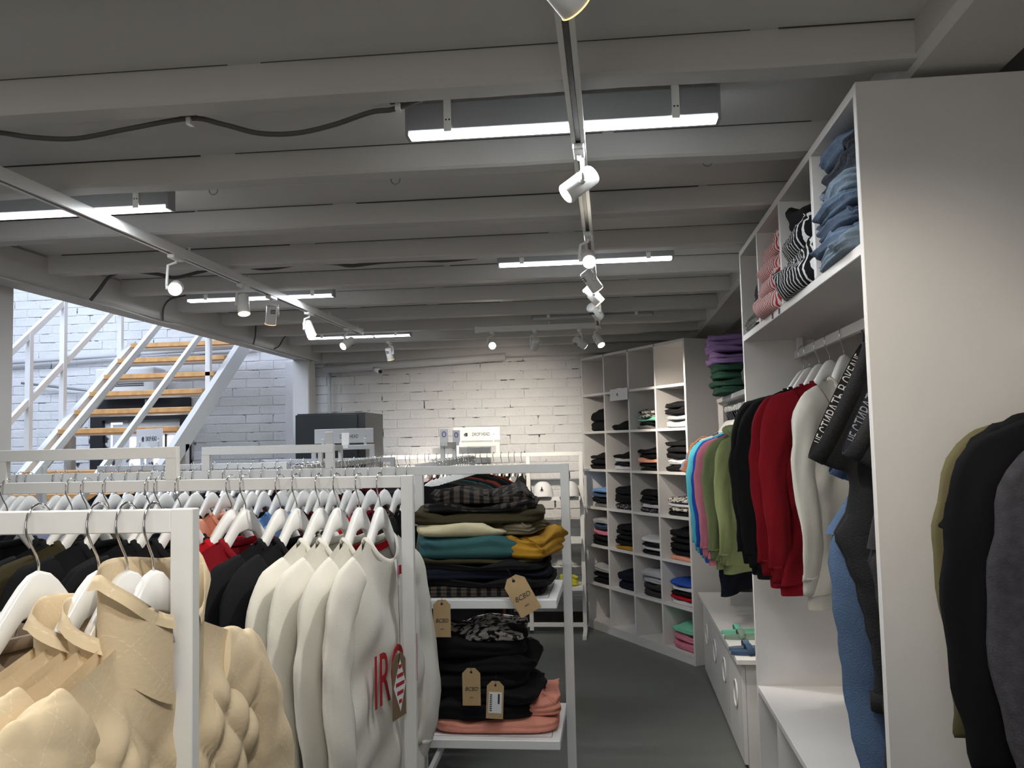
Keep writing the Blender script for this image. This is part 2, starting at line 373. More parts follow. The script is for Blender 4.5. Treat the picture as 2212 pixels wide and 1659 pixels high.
# ================================================================== CEILING LIGHTS
def led(x0, x1, y, label, broken=None):
    L = x1 - x0; t = thing('linear_ceiling_light', label, 'ceiling light', ((x0 + x1) / 2, y, 2.42), TILT, 'linear ceiling lights between the joists')
    h = L / 2
    MB().box(-h, -0.024, 0.010, h, 0.024, 0.085, 0.003).obj('housing', M_HOUS, t)
    for s in (-1, 1):
        MB().box(s * h - 0.004, -0.026, -0.002, s * h + 0.004, 0.026, 0.088).obj('end_cap', M_HOUS, t)
        br = MB().box(s * (h - 0.11) - 0.010, -0.028, 0.004, s * (h - 0.11) + 0.010, -0.0245, 0.10).obj('bracket', M_LWHITE, t)
        MB().cyl((s * (h - 0.11) - 0.004, -0.0285, 0.035), (s * (h - 0.11) - 0.004, -0.0295, 0.035), 0.0025, 6).obj('screw', M_INK, br)
        MB().cyl((s * (h - 0.11) + 0.005, -0.0285, 0.035), (s * (h - 0.11) + 0.005, -0.0295, 0.035), 0.0025, 6).obj('screw', M_INK, br)
    if broken != 'off':
        segs = [(-h + 0.006, h - 0.006)] if not broken else broken
        for a, b_ in segs:
            # scalloped glow line of the led cells
            o = []; nn = 24
            pts = []
            for i in range(nn + 1):
                u = a + (b_ - a) * i / nn; pts.append((u, 0.0075 + 0.0024 * (i % 2)))
            outl = [(a, 0.0), (b_, 0.0)] + pts[::-1]
            MB().prism(outl, -0.0235, 0.0235).obj('diffuser', M_TUBE, t)
        al = bpy.data.lights.new('tube_light', 'AREA'); al.shape = 'RECTANGLE'; al.size = L; al.size_y = 0.045; al.energy = 10.0; al.color = COOL
        ao = bpy.data.objects.new('tube_light', al); COL.objects.link(ao); ao.parent = t; ao.location = (0, 0, -0.004)
    else: MB().box(-h + 0.006, -0.0235, 0.0, h - 0.006, 0.0235, 0.010).obj('diffuser', mat('unlit_diffuser', (0.45, 0.45, 0.45, 1), 0.4), t)
    return t
led(-0.512, 0.303, 2.22, 'long lit ceiling light crossed by the near end of the track')
led(-0.492, 0.308, 3.94, 'lit ceiling light over the aisle behind the round spotlight glare')
led(-0.495, 0.305, 5.70, 'unlit grey ceiling light farthest away above the cross track', 'off')
led(-2.30, -1.465, 2.73, 'lit ceiling light cut by the left edge of the picture')
led(-2.302, -1.477, 4.51, 'lit ceiling light behind the left track spotlights')
led(-2.255, -1.467, 6.30, 'lit ceiling light at the far left end, seen in three pieces', [(-0.39, -0.13), (-0.10, 0.10), (0.12, 0.39)])
led(-0.512, 0.303, 0.5, 'lit ceiling light above and behind the camera')
led(-2.30, -1.465, 0.95, 'lit ceiling light above the near racks at the left')

def track(x, y0, y1, label, rz=0.0):
    t = thing('track_rail', label, 'light track', (x, y0, 2.38), rz, None)
    L = y1 - y0
    MB().box(-0.018, 0, 0.006, -0.006, L, 0.036).box(0.006, 0, 0.006, 0.018, L, 0.036).box(-0.006, 0, 0.016, 0.006, L, 0.036).box(-0.018, 0, 0.0, -0.007, L, 0.006).box(0.007, 0, 0.0, 0.018, L, 0.006).obj('rail_body', M_LWHITE, t)
    MB().box(-0.0055, 0.02, 0.004, 0.0055, L - 0.02, 0.0155).obj('slot', M_SLOT, t)
    for s in (0, L): MB().box(-0.02, s - 0.012, -0.002, 0.02, s + 0.012, 0.038).obj('end_cap', M_LWHITE, t)
    y = 0.35
    while y < L:
        MB().cyl((0, y, 0.036), (0, y, 0.06), 0.006, 8).obj('mounting_clip', M_LWHITE, t); y += 0.6
    return t
track(-0.06, -0.6, 5.98, 'white light track running down the aisle overhead')
track(-1.71, 1.2, 5.80, 'white light track running overhead above the left racks')
track(-0.03, 0, 0.86, 'short cross track at the far end of the aisle', PI / 2).location = (-0.05, 5.95, 2.38)

def spot(x, y, d, label, power=1.0, ztop=2.38, side=1, col=WARM, size=62, glow=True, rim=False, drop=0.075, light=True):
    t = thing('track_spotlight', label, 'spotlight', (x, y, ztop), 0, 'white track spotlights')
    MB().box(-0.015, -0.045, -0.016, 0.015, 0.045, 0.002, 0.003).obj('adapter', M_LWHITE, t)
    d = Vector(d).normalized(); c = Vector((0, 0, -drop - 0.02))
    sd = d.cross(Vector((0, 0, 1)));  sd = sd.normalized() if sd.length > 0.1 else Vector((1, 0, 0)); sd = sd * side
    arm = [(0, 0.0, -0.014), (0, 0, -0.028), tuple(sd * 0.030 + Vector((0, 0, -0.040))), tuple(c + sd * 0.034 + Vector((0, 0, 0.02))), tuple(c + sd * 0.034)]
    MB().tube(arm, 0.0058, 8).obj('arm', M_LWHITE, t)
    a, b_ = c - d * 0.048, c + d * 0.05; r = 0.0275
    h = MB().tube([a, a + d * 0.004, a + d * 0.006, b_ - d * 0.001, b_], [r * 0.86, r * 0.97, r, r, r * 0.97], 24)
    n0 = len(h.f); h = h.obj('head', M_LWHITE, t)
    MB().cyl(tuple(c + sd * 0.025), tuple(c + sd * 0.038), 0.009, 12).obj('pivot', M_LWHITE, t)
    for q in range(3):
        o = c - d * (0.030 - q * 0.008) - sd * 0.0
        u = d.cross(sd).normalized()
        MB().bar(tuple(o + u * r * 0.99 - sd * 0.012), tuple(o + u * r * 0.99 + sd * 0.012), 0.004, 0.003, tuple(u)).obj('vent', M_INK, h)
    if glow: MB().cyl(tuple(b_ + d * 0.0005), tuple(b_ + d * 0.002), r * 0.86, 24).obj('lens', M_DISC, t)
    if rim: MB().tube([tuple(b_ + (sd * math.cos(q * PI / 12) + d.cross(sd) * math.sin(q * PI / 12)) * (r - 0.0005)) for q in range(24)], 0.0014, 6, closed=True).obj('glowing_rim', M_RIM, t)
    if light:
        l = bpy.data.lights.new('spot_beam', 'SPOT'); l.energy = SPOT_W * power; l.spot_size = math.radians(size); l.spot_blend = 1.0; l.shadow_soft_size = 0.022; l.color = col
        lo = bpy.data.objects.new('spot_beam', l); COL.objects.link(lo); lo.parent = t; lo.location = b_ + d * 0.008
        lo.rotation_euler = d.to_track_quat('-Z', 'Y').to_euler()
spot(-0.06, 1.238, (0.74, 0.84, -0.66), 'spotlight with amber rim cut by the top edge of the picture', 1.05, rim=True, size=60)
spot(-0.06, 2.26, (-0.76, -0.22, -0.60), 'nearest whole spotlight, tilted left below the long ceiling light', 1.5, side=-1, size=70)
spot(-0.06, 3.22, (0.05, -0.93, -0.42), 'round glaring spotlight in front of the second ceiling light', 0.35)
spot(-0.06, 3.66, (0.55, 0.30, -0.78), 'spotlight just beyond the glaring one, its lens seen as a tilted ellipse', 1.9)
spot(-0.06, 4.02, (0.62, 0.10, -0.76), 'spotlight hung from a long arm on the right of the track', 1.9, rim=True)
spot(-0.06, 4.55, (0.45, 0.72, -0.45), 'spotlight facing right before the unlit ceiling light', 1.8)
spot(-0.06, 5.86, (0.36, -0.50, -0.72), 'overexposed spotlight at the far end of the aisle track', 0.8)
spot(-0.19, 5.95, (0.66, 0.42, -0.48), 'spotlight on the cross track tilted right toward the cubby shelves', 4.0, glow=True)
spot(-0.50, 5.95, (-0.30, 0.95, -0.62), 'spotlight hanging from the cross track, tilted to the brick wall', 4.8, side=-1, size=90)
spot(-0.80, 5.95, (0.10, -0.95, -0.16), 'blazing spotlight facing the camera at the left end of the cross track', 0.3)
spot(-1.71, 3.24, (0.42, -0.92, -0.30), 'glaring spotlight nearest on the left track', 0.3, drop=0.11)
spot(-1.71, 3.88, (0.18, -0.25, -0.95), 'second spotlight on the left track with a glowing lens', 1.0, rim=True)
spot(-1.71, 4.22, (-0.22, 0.30, -0.92), 'third spotlight on the left track, back turned, amber rim', 1.0, rim=True)
spot(-1.71, 4.78, (0.42, -0.35, -0.84), 'fourth spotlight on the left track, tilted right', 1.0, rim=True)
spot(-1.71, 5.52, (-0.45, -0.75, -0.50), 'fifth spotlight on the left track with a bright oval lens', 0.8)
spot(-1.75, 6.76, (0.10, 0.5, -1.0), 'lone spotlight hanging from the far ceiling beyond the left track', 4.0, ztop=2.436, rim=True)
# unseen spotlights added on the tracks to light the near racks
spot(-1.71, 1.75, (0.75, -0.42, -0.70), 'added unseen spotlight above the near racks outside the left edge', 1.9, size=75)
spot(-1.71, 1.50, (0.55, 0.70, -0.85), 'added unseen spotlight above the middle rack outside the left edge', 0.55, size=75)
spot(-0.06, 0.3, (-0.72, 0.85, -0.80), 'added unseen spotlight above the camera turned to the nearest rack', 1.1, size=60)

# cables
def cable(name, pts, r, label, m=M_COND, cat='cable'):
    P = [Vector(p) for p in pts]; out = []
    for i in range(len(P) - 1):
        p0 = P[max(0, i - 1)]; p1 = P[i]; p2 = P[i + 1]; p3 = P[min(len(P) - 1, i + 2)]
        for q in range(6):
            t = q / 6; out.append(0.5 * ((2 * p1) + (p2 - p0) * t + (2 * p0 - 5 * p1 + 4 * p2 - p3) * t * t + (3 * p1 - p0 - 3 * p2 + p3) * t ** 3))
    out.append(P[-1])
    return tag(MB().tube(out, r, 8).obj(name, m), label, cat)
cable('ceiling_conduit', [(-1.9, 2.05, 2.44), (-1.65, 2.05, 2.45), (-1.571, 2.05, 2.445), (-1.479, 2.05, 2.427), (-1.356, 2.05, 2.416), (-1.209, 2.05, 2.433), (-1.046, 2.05, 2.449), (-0.959, 2.05, 2.428), (-0.861, 2.05, 2.398), (-0.764, 2.05, 2.392), (-0.667, 2.05, 2.407), (-0.571, 2.05, 2.433), (-0.512, 2.05, 2.437), (-0.448, 2.08, 2.47)], 0.0068, 'dark grey corrugated conduit sagging along the nearest joist')
cable('ceiling_conduit', [(-2.56, 4.0, 2.36), (-2.513, 4.0, 2.413), (-2.452, 4.0, 2.48), (-2.354, 4.0, 2.497), (-2.208, 4.0, 2.476), (-2.116, 4.0, 2.454), (-1.991, 4.0, 2.476), (-1.824, 4.0, 2.503), (-1.682, 4.0, 2.48), (-1.588, 4.0, 2.48), (-1.47, 4.0, 2.493), (-1.308, 4.0, 2.488), (-1.216, 4.0, 2.472), (-1.078, 4.0, 2.482), (-0.896, 4.0, 2.484), (-0.761, 4.0, 2.476), (-0.604, 4.0, 2.484)], 0.009, 'dark conduit looping along a joist toward the second aisle light')
cable('ceiling_conduit', [(-2.57, 4.72, 2.36), (-2.555, 4.7, 2.43), (-2.508, 4.7, 2.482), (-2.395, 4.7, 2.501), (-2.30, 4.55, 2.50)], 0.006, 'short grey conduit curving up from the stairwell beam to a lamp')
cable('ceiling_conduit', [(-2.57, 6.0, 2.36), (-2.555, 6.0, 2.42), (-2.55, 6.0, 2.50)], 0.006, 'short upright conduit on the stairwell beam')
cable('ceiling_conduit', [(-2.57, 6.4, 2.37), (-2.55, 6.45, 2.40), (-2.507, 6.45, 2.466), (-2.431, 6.42, 2.49)], 0.006, 'last small conduit rising from the far end of the stairwell beam')
cable('beam_cable', [(-2.60, 3.0, 2.362), (-2.59, 3.5, 2.363), (-2.585, 4.0, 2.361), (-2.60, 4.35, 2.366), (-2.62, 4.8, 2.362), (-2.585, 4.95, 2.361), (-2.60, 5.5, 2.362), (-2.60, 6.0, 2.362), (-2.62, 6.6, 2.362), (-2.60, 7.3, 2.36)], 0.006, 'thin painted cable pinned along the stairwell beam', M_BEAM)
for x, y in ((-1.046, 2.05), (-0.50, 2.05)):
    hk = thing('conduit_clip', 'metal clip holding the nearest conduit ' + ('near its end at the lamp' if x > -1 else 'in the middle of its sag'), 'clip', (x, y, 2.437))
    MB().box(-0.006, -0.01, -0.006, 0.006, 0.012, 0.02).obj('strap', M_LWHITE, hk)
    MB().box(-0.02, -0.03, 0.012, 0.02, 0.0, 0.018).obj('plate', M_COND, hk)
for (x, lb) in ((-1.342, 'leftmost of the three small hooks in the ceiling'), (-0.696, 'middle one of the three small hooks in the ceiling'), (0.341, 'rightmost small hook in the ceiling, above the tall shelf')):
    o = MB().tube([(0.016 * math.sin(a), 0, -0.02 - 0.016 * math.cos(a)) for a in [(-0.6 + q * 0.21) * PI / 1.0 for q in range(7)]][::1], 0.0022, 6).obj('ceiling_hook', M_STEEL, None, (x, 2.8, ZC - 0.002))
    tag(o, lb, 'hook')

# ================================================================== RACKS
TB = 0.034
ZT = 1.515
def rack(label, x0, x1, y, header=None, posts=(), loc=None, rz=0.0, group=None, feet=True):
    """bar along local x; header = (xa, xb) raised sign frame"""
    cx = (x0 + x1) / 2
    t = thing('clothes_rack', label, 'clothes rack', loc or (cx, y, 0), rz, group)
    a, b = x0 - cx, x1 - cx; hb = 0.0105
    MB().box(a + TB * 0.98, -hb, ZT - TB, b - TB * 0.98, hb, ZT, 0.0015).obj('top_bar', M_WHITE, t)
    for px in (a + TB / 2, b - TB / 2) + tuple(p - cx for p in posts):
        MB().box(px - TB / 2, -hb - 0.0008, 0.03, px + TB / 2, hb + 0.0008, ZT - TB if abs(px) < b - TB else ZT + 0.0006, 0.0015).obj('post', M_WHITE, t)
    MB().box(a + TB * 0.98, -hb, 0.06, b - TB * 0.98, hb, 0.06 + TB, 0.0015).obj('base_bar', M_WHITE, t)
    if feet:
        for px in (a + TB / 2, b - TB / 2): MB().box(px - TB / 2, -0.22, 0, px + TB / 2, 0.22, 0.03, 0.0015).obj('foot', M_WHITE, t)
    if header:
        c, d = header[0] - cx, header[1] - cx; hz = 1.612
        MB().box(c, -hb, hz - TB, d, hb, hz, 0.0012).box(c, -hb, ZT, c + TB, hb, hz - TB).box(d - TB, -hb, ZT, d, hb, hz - TB).obj('header_frame', M_WHITE, t)
    return t
RA = rack('nearest white rack, its corner post crossing the beige quilted jackets', -2.3, -0.603, 1.204)
RB = rack('white rack of cream sweatshirts with its corner post in the middle of the picture', -2.52, -0.558, 2.403, (-1.83, -1.259))
RC = rack('wide white rack with two display shelves stacked with folded clothes', -2.56, -0.164, 3.369, (-1.66, -1.105), (-0.759,))
E2 = rack('white rack along the brick wall beside the cap shelves', -1.99, -0.237, 7.30, (-1.325, -0.936), (-0.70,))
RE1 = rack('white rack in front of the black cabinet with a raised sign frame', -2.62, -1.60, 6.30, (-2.24, -1.757))
RD = rack('far left white rack before the staircase', -3.17, -1.95, 5.05, (-3.05, -2.66))
RF = rack('white rack running away from the camera toward the brick wall, packed with hangers', -1.0, 1.0, 0, (-0.30, 0.15), (), (-0.905, 4.85, 0), PI / 2 + 0.03)
RG = rack('slanting white rack full of hooks left of the packed one', -1.05, 1.05, 0, (-0.55, -0.05), (), (-1.60, 5.05, 0), PI / 2 + 0.08)

# shelves of the display rack
def wedge_shelf(z):
    x0, x1, y0, y1 = -0.772, -0.196, 2.935, 3.358
    mb = MB().box(x0, y0, z - 0.030, x1, y1, z, 0.002); return mb, (x0, y0, x1, y1)
for z in (1.070, 0.606, 0.15):
    mb, (x0, y0, x1, y1) = wedge_shelf(z)
    sh = mb.obj('shelf', M_WHITE, RC, (0.5 * (2.56 + 0.164), -3.369, 0))
    for (a, b, c, d) in ((x0 + .03, y0 + .035, x1 - .03, y0 + .0368), (x1 - .032, y0 + .035, x1 - .030, y1 - .03), (x0 + .03, y0 + .035, x0 + .032, y1 - .03)):
        MB().box(a, b, z + 0.0001, c, d, z + 0.0006).obj('panel_joint', M_CRACK, sh)
# cap shelves of the wall rack
for z in (1.146, 0.793, 0.41):
    MB().box(-0.69, -0.14, z - 0.03, -0.26, 0.14, z).obj('shelf', M_WHITE, E2, (1.1135, 0, 0))

# ------------------------------------------------------------------ signs
def sign(label, loc, rz, w_, h_, sx=0.8):
    t = thing('brand_sign', label, 'sign', loc, rz)
    MB().box(-w_ / 2, -0.003, 0, w_ / 2, 0.003, h_, 0.001).obj('board', M_PAPER, t)
    me = text_mesh('DROP HEAD', h_ * 0.36, 0.66)
    place('lettering', me, M_INK, t, (w_ * 0.09, -0.0035, h_ * 0.45), (PI / 2, 0, 0))
    MB().cyl((w_ * 0.375, -0.0042, h_ * 0.45), (w_ * 0.375, -0.003, h_ * 0.45), h_ * 0.03, 10).obj('dot', M_INK, t)
    lg = MB(); cx, cz, s = -w_ * 0.235, h_ * 0.45, h_ * 0.13
    lg.box(cx - s * .7, -0.0042, cz - s, cx + s * .8, -0.003, cz - s * .62).box(cx - s * 1.1, -0.0042, cz - s * .45, cx + s * .9, -0.003, cz - s * .05)
    lg.box(cx - s * 1.0, -0.0042, cz + s * .1, cx + s * 1.0, -0.003, cz + s * .5).box(cx - s * .5, -0.0042, cz + s * .62, cx + s * .9, -0.003, cz + s * 1.0).box(cx + s * .3, -0.0042, cz - s * .9, cx + s * .95, -0.003, cz + s * .9)
    lg.obj('logo', M_INK, t)
    for s in (-1, 1): MB().box(s * w_ * 0.36 - 0.008, -0.010, -0.03, s * w_ * 0.36 + 0.008, 0.010, 0.035, 0.002).obj('clip', M_PAPER, t)
    return t
sign('white brand sign standing on a rack in front of the stairs', (-2.835, 5.05, 1.625), -0.62, 0.345, 0.112)
sign('white brand sign in front of the black cabinet', (-1.99, 6.30, 1.627), 0, 0.455, 0.108)
sign('white brand sign on the rack against the brick wall', (-1.135, 7.30, 1.627), 0, 0.40, 0.115)
for i, (x, y, lb) in enumerate(((-0.885, 4.55, 'small white price holder with blue print, left one on the packed rack'), (-0.90, 5.0, 'small white price holder with blue print, right one on the packed rack'), (-1.51, 4.52, 'small white holder above the slanting rack, left of its pair'), (-1.57, 5.0, 'small white holder above the slanting rack, right of its pair'))):
    t = thing('price_holder', lb, 'price holder', (x, y, 1.612), 0.25)
    MB().box(-0.022, -0.003, 0, 0.022, 0.003, 0.07, 0.001).box(-0.016, -0.014, -0.02, 0.016, 0.014, 0.0).obj('holder', M_PAPER, t)
    if i < 2: MB().tube([(0.010 * math.cos(a), -0.004, 0.042 + 0.014 * math.sin(a)) for a in [q * PI / 5 for q in range(10)]], 0.0022, 5, closed=True).obj('print', mat('blue_print', rgb(70, 75, 170), 0.6), t)

# ------------------------------------------------------------------ hangers
def zo(a):   # outer top edge of the wooden hanger
    return -0.118 * (1 - math.exp(-(a / 0.074) ** 2)) - 0.42 * max(0, a - 0.075)
def hanger_kind(hi=True):
    n = 18 if hi else 8
    xs = [0.218 * (q / n) ** 0.9 for q in range(n + 1)]
    mb = MB(); T = 0.0085
    def zl(a): return zo(a) - 0.052 + 0.018 * (a / 0.218) if a > 0.03 else -0.060 - (0.0 if a < 0.004 else 0.22 * a)
    sec = []
    full = [-x for x in xs[::-1]] + xs[1:]
    for x in full:
        a = abs(x); zt, zb = zo(a), min(zl(a), zo(a) - 0.03); e = 0.004
        t = T * (0.75 if a > 0.2 else 1)
        sec.append([(x, -t, zb + e), (x, -t * 0.6, zb), (x, t * 0.6, zb), (x, t, zb + e), (x, t, zt - e), (x, t * 0.55, zt), (x, -t * 0.55, zt), (x, -t, zt - e)])
    vs = [p for s_ in sec for p in s_]; fs = []
    for q in range(len(sec) - 1):
        for e in range(8): a = q * 8 + e; b = q * 8 + (e + 1) % 8; fs.append((a, a + 8, b + 8, b))
    fs.append(tuple(range(8))); fs.append(tuple((len(sec) - 1) * 8 + e for e in range(7, -1, -1)))
    mb.add([(p[0], p[1], p[2] - 0.088) for p in vs], fs, True)
    body = mb.mesh('hanger_arms')
    r = 0.0019
    path = [(0, -0.100), (0, -0.078), (-0.004, -0.066), (-0.013, -0.050), (-0.0205, -0.034), (-0.0225, -0.018), (-0.0195, -0.004), (-0.012, 0.006), (-0.002, 0.0105), (0.008, 0.008), (0.0155, 0.001), (0.0185, -0.009)]
    if not hi: path = path[::2] + [path[-1]]
    hook = MB().tube([(x, 0, z) for x, z in path], r if hi else 0.0024, 8 if hi else 5).mesh('hook')
    bar = MB().tube([(-0.17, 0, -0.088 + zl(0.17) + 0.004), (0.17, 0, -0.088 + zl(0.17) + 0.004)], 0.0045, 8 if hi else 5).mesh('bar')
    return body, hook, bar
HK_HI, HK_LO = hanger_kind(True), hanger_kind(False)
def hanger(x, y, z, rz, label, group=None, hi=True):
    k = HK_HI if hi else HK_LO
    t = thing('clothes_hanger', label, 'hanger', (x, y, z), rz, group)
    place('hanger_arms', k[0], M_HANG, t); place('hook', k[1], M_CHROME, t); place('trouser_bar', k[2], M_HOUS, t)
    return t

# ------------------------------------------------------------------ garments (local x = width, -y = front, origin where the hook meets the bar)
NECKZ = -0.168
def gtop(x, front, W, neck, slope, dip):
    a = abs(x)
    if a < neck:
        q = math.sqrt(max(0, 1 - (a / neck) ** 2)); return -(dip if front else 0.018) * q
    return -(a - neck) * slope - 1.2 * max(0, a - (W - 0.025)) 
def body_mesh(W=0.25, L=0.70, T=0.028, neck=0.085, slope=0.42, dip=0.075, seed=1, nu=64, nv=34, quilt=0.0, amp=0.012, flare=0.02, openf=False, qs=0.085):
    R = random.Random(seed); ph = [R.uniform(0, 6.28) for _ in range(8)]; fr = [R.uniform(9, 16), R.uniform(20, 32), R.uniform(2, 5)]
    vs = []; fs = []
    for j in range(nv + 1):
        v = j / nv
        for i in range(nu):
            th = 2 * PI * i / nu; c, s = math.cos(th), math.sin(th)
            w_ = W * (1 - 0.05 * math.sin(PI * min(1, v * 1.6))) + flare * v
            x = w_ * math.copysign(abs(c) ** 0.85, c)
            x0 = W * math.copysign(abs(c) ** 0.85, c)
            front = s < 0
            zt = gtop(x0, front, W, neck, slope, dip)
            bot = -L + 0.006 * math.sin(x * 17 + ph[5])
            z = zt + (bot - zt) * v
            t = T * (0.30 + 0.70 * smooth(v * 4))
            y = t * math.copysign(abs(s) ** 0.55, s)
            a = abs(x0)
            if a < neck: y += math.copysign(0.030 * math.sqrt(1 - (a / neck) ** 2) * (1 - smooth(v * 5)), s)
            f = smooth(v * 2.5)
            y += amp * f * (math.sin(x * fr[0] * 2 + ph[0] + z * fr[2]) * 0.8 + 0.45 * math.sin(x * fr[1] * 1.6 + ph[1] - z * 2.5))
            y += 0.006 * math.sin(z * 19 + x * 13 + ph[3]) * f + 0.004 * math.sin(z * 41 - x * 33 + ph[4]) * f
            if quilt:
                u1, u2 = (x + z * 0.8) / qs * PI, (x - z * 0.8) / qs * PI
                q = (abs(math.sin(u1)) * abs(math.sin(u2))) ** 0.6
                m = 1.25 * smooth((v - 0.10) * 9) if not front else smooth((v - 0.07) * 9)
                y += math.copysign(quilt * q * m, s); 
            if openf and front and a < 0.02: y -= 0.004
            vs.append((x, y, z + NECKZ))
    for j in range(nv):
        for i in range(nu):
            a = j * nu + i; b = j * nu + (i + 1) % nu; fs.append((a, b, b + nu, a + nu))
    return MB().add(vs, fs, True).mesh('body')
def sleeve_mesh(s, W=0.25, Ls=0.56, neck=0.085, slope=0.42, r0=0.075, r1=0.045, seed=1, n=20, rings=26, quilt=0.0, out=0.03, bend=0.02, qs=0.085, thick=0.42):
    R = random.Random(seed * 7 + s); ph = [R.uniform(0, 6.28) for _ in range(6)]
    zs0 = -(W - neck) * slope + NECKZ
    key = [(W - 0.110, zs0 + 0.110 * slope - r0 * 0.78, 0), (W - 0.055, zs0 + 0.055 * slope - r0 * 0.86, 0), (W - 0.012, zs0 - r0 * 0.98, 0), (W + out * 0.45, zs0 - 0.165, -0.006), (W + out, zs0 - 0.26, -bend * 0.4), (W + out * 1.1, zs0 - 0.40, -bend), (W + out * 0.8, zs0 - 0.40 - (Ls - 0.40) * 0.6, -bend * 0.8), (W + out * 0.5, zs0 - Ls, -bend * 0.3)]
    if Ls < 0.35: key = key[:5]; key[-2] = (W + out * 0.5, zs0 - 0.14, 0); key[-1] = (W + out * 1.0, zs0 - Ls, 0)
    P = []; K = [Vector((s * a, c, b)) for a, b, c in key]
    for i in range(rings + 1):
        t = i / rings * (len(K) - 1); q = min(int(t), len(K) - 2); f = t - q
        p0, p1, p2, p3 = K[max(0, q - 1)], K[q], K[q + 1], K[min(len(K) - 1, q + 2)]
        P.append(0.5 * ((2 * p1) + (p2 - p0) * f + (2 * p0 - 5 * p1 + 4 * p2 - p3) * f * f + (3 * p1 - p0 - 3 * p2 + p3) * f ** 3))
    rr = []
    for i in range(rings + 1):
        v = i / rings; r = r0 + (r1 - r0) * smooth(v * 1.1); 
        if v < 0.2: r *= 0.74 + 0.26 * v / 0.2
        rr.append((r * thick if True else r, r))
    def fn(v, th):
        m = (abs(math.cos(th)) ** 1.35 + abs(math.sin(th)) ** 1.35) ** (-1 / 1.35) * 1.08 if not quilt else 1.0
        m += 0.08 * math.sin(3 * th + v * 7 + ph[0]) * smooth(v * 3) + 0.06 * math.sin(5 * th - v * 15 + ph[1]) * smooth(v * 3) + 0.05 * math.sin(v * 38 + 2 * th + ph[2]) * smooth(v * 2)
        if quilt:
            z = v * Ls; x = th * (r0 + r1) * 0.42
            m += 0.34 * quilt / r1 * (abs(math.sin((x + z * .8) / qs * PI)) * abs(math.sin((x - z * .8) / qs * PI))) ** 0.75
        return m
    return MB().tube(P, rr, n, True, ref=(0, 1, 0), rfn=fn).mesh('sleeve'), tuple(P[-1]), (P[-1] - P[-2]).normalized(), r1
def neckband_mesh(neck=0.085, dip=0.075, h=0.011, up_=0.0, front=True):
    pts = []
    for i in range(36):
        th = 2 * PI * i / 36; x = neck * 1.0 * math.cos(th); s = math.sin(th); q = math.sqrt(max(0, 1 - (x / neck) ** 2))
        pts.append((x, math.copysign(0.004 + 0.030 * q, s), NECKZ + (-dip * q if s < 0 else -0.018 * q) + up_))
    return MB().tube(pts, [(0.0045 + 0.0, h)] * 36, 8, closed=True, ref=(0, 1, 0)).mesh('collar')
def stand_collar_mesh(neck=0.10, h=0.062, seed=3, openg=0.5):
    R = random.Random(seed); vs = []; fs = []; n = 44; m = 8; ph = R.uniform(0, 6)
    for j in range(m + 1):
        v = j / m
        for i in range(n + 1):
            th = -PI / 2 + openg * 0.45 + (2 * PI - openg * 0.9) * i / n
            c, s = math.cos(th), math.sin(th); e = 1 + 0.10 * v
            x = neck * 0.98 * c * e; y = (0.050 * s) * e + 0.006 * math.sin(th * 5 + ph + v * 3) * v
            zb = -0.070 * max(0, -s) - 0.022
            z = NECKZ + zb + h * (math.sin(min(1, v * 1.25) * PI / 2)) - (0.020 * max(0, v - 0.75) * 4) + 0.006 * math.sin(th * 3 + ph)
            k = 1 + (0.06 if v > 0.7 else 0.0) * (v - 0.7) / 0.3
            vs.append((x * k, y * k, z))
    for j in range(m):
        for i in range(n): a = j * (n + 1) + i; fs.append((a, a + 1, a + n + 2, a + n + 1))
    mb = MB().add(vs, fs, True); me = mb.mesh('stand_collar'); return me
class GK: pass
GC = {}
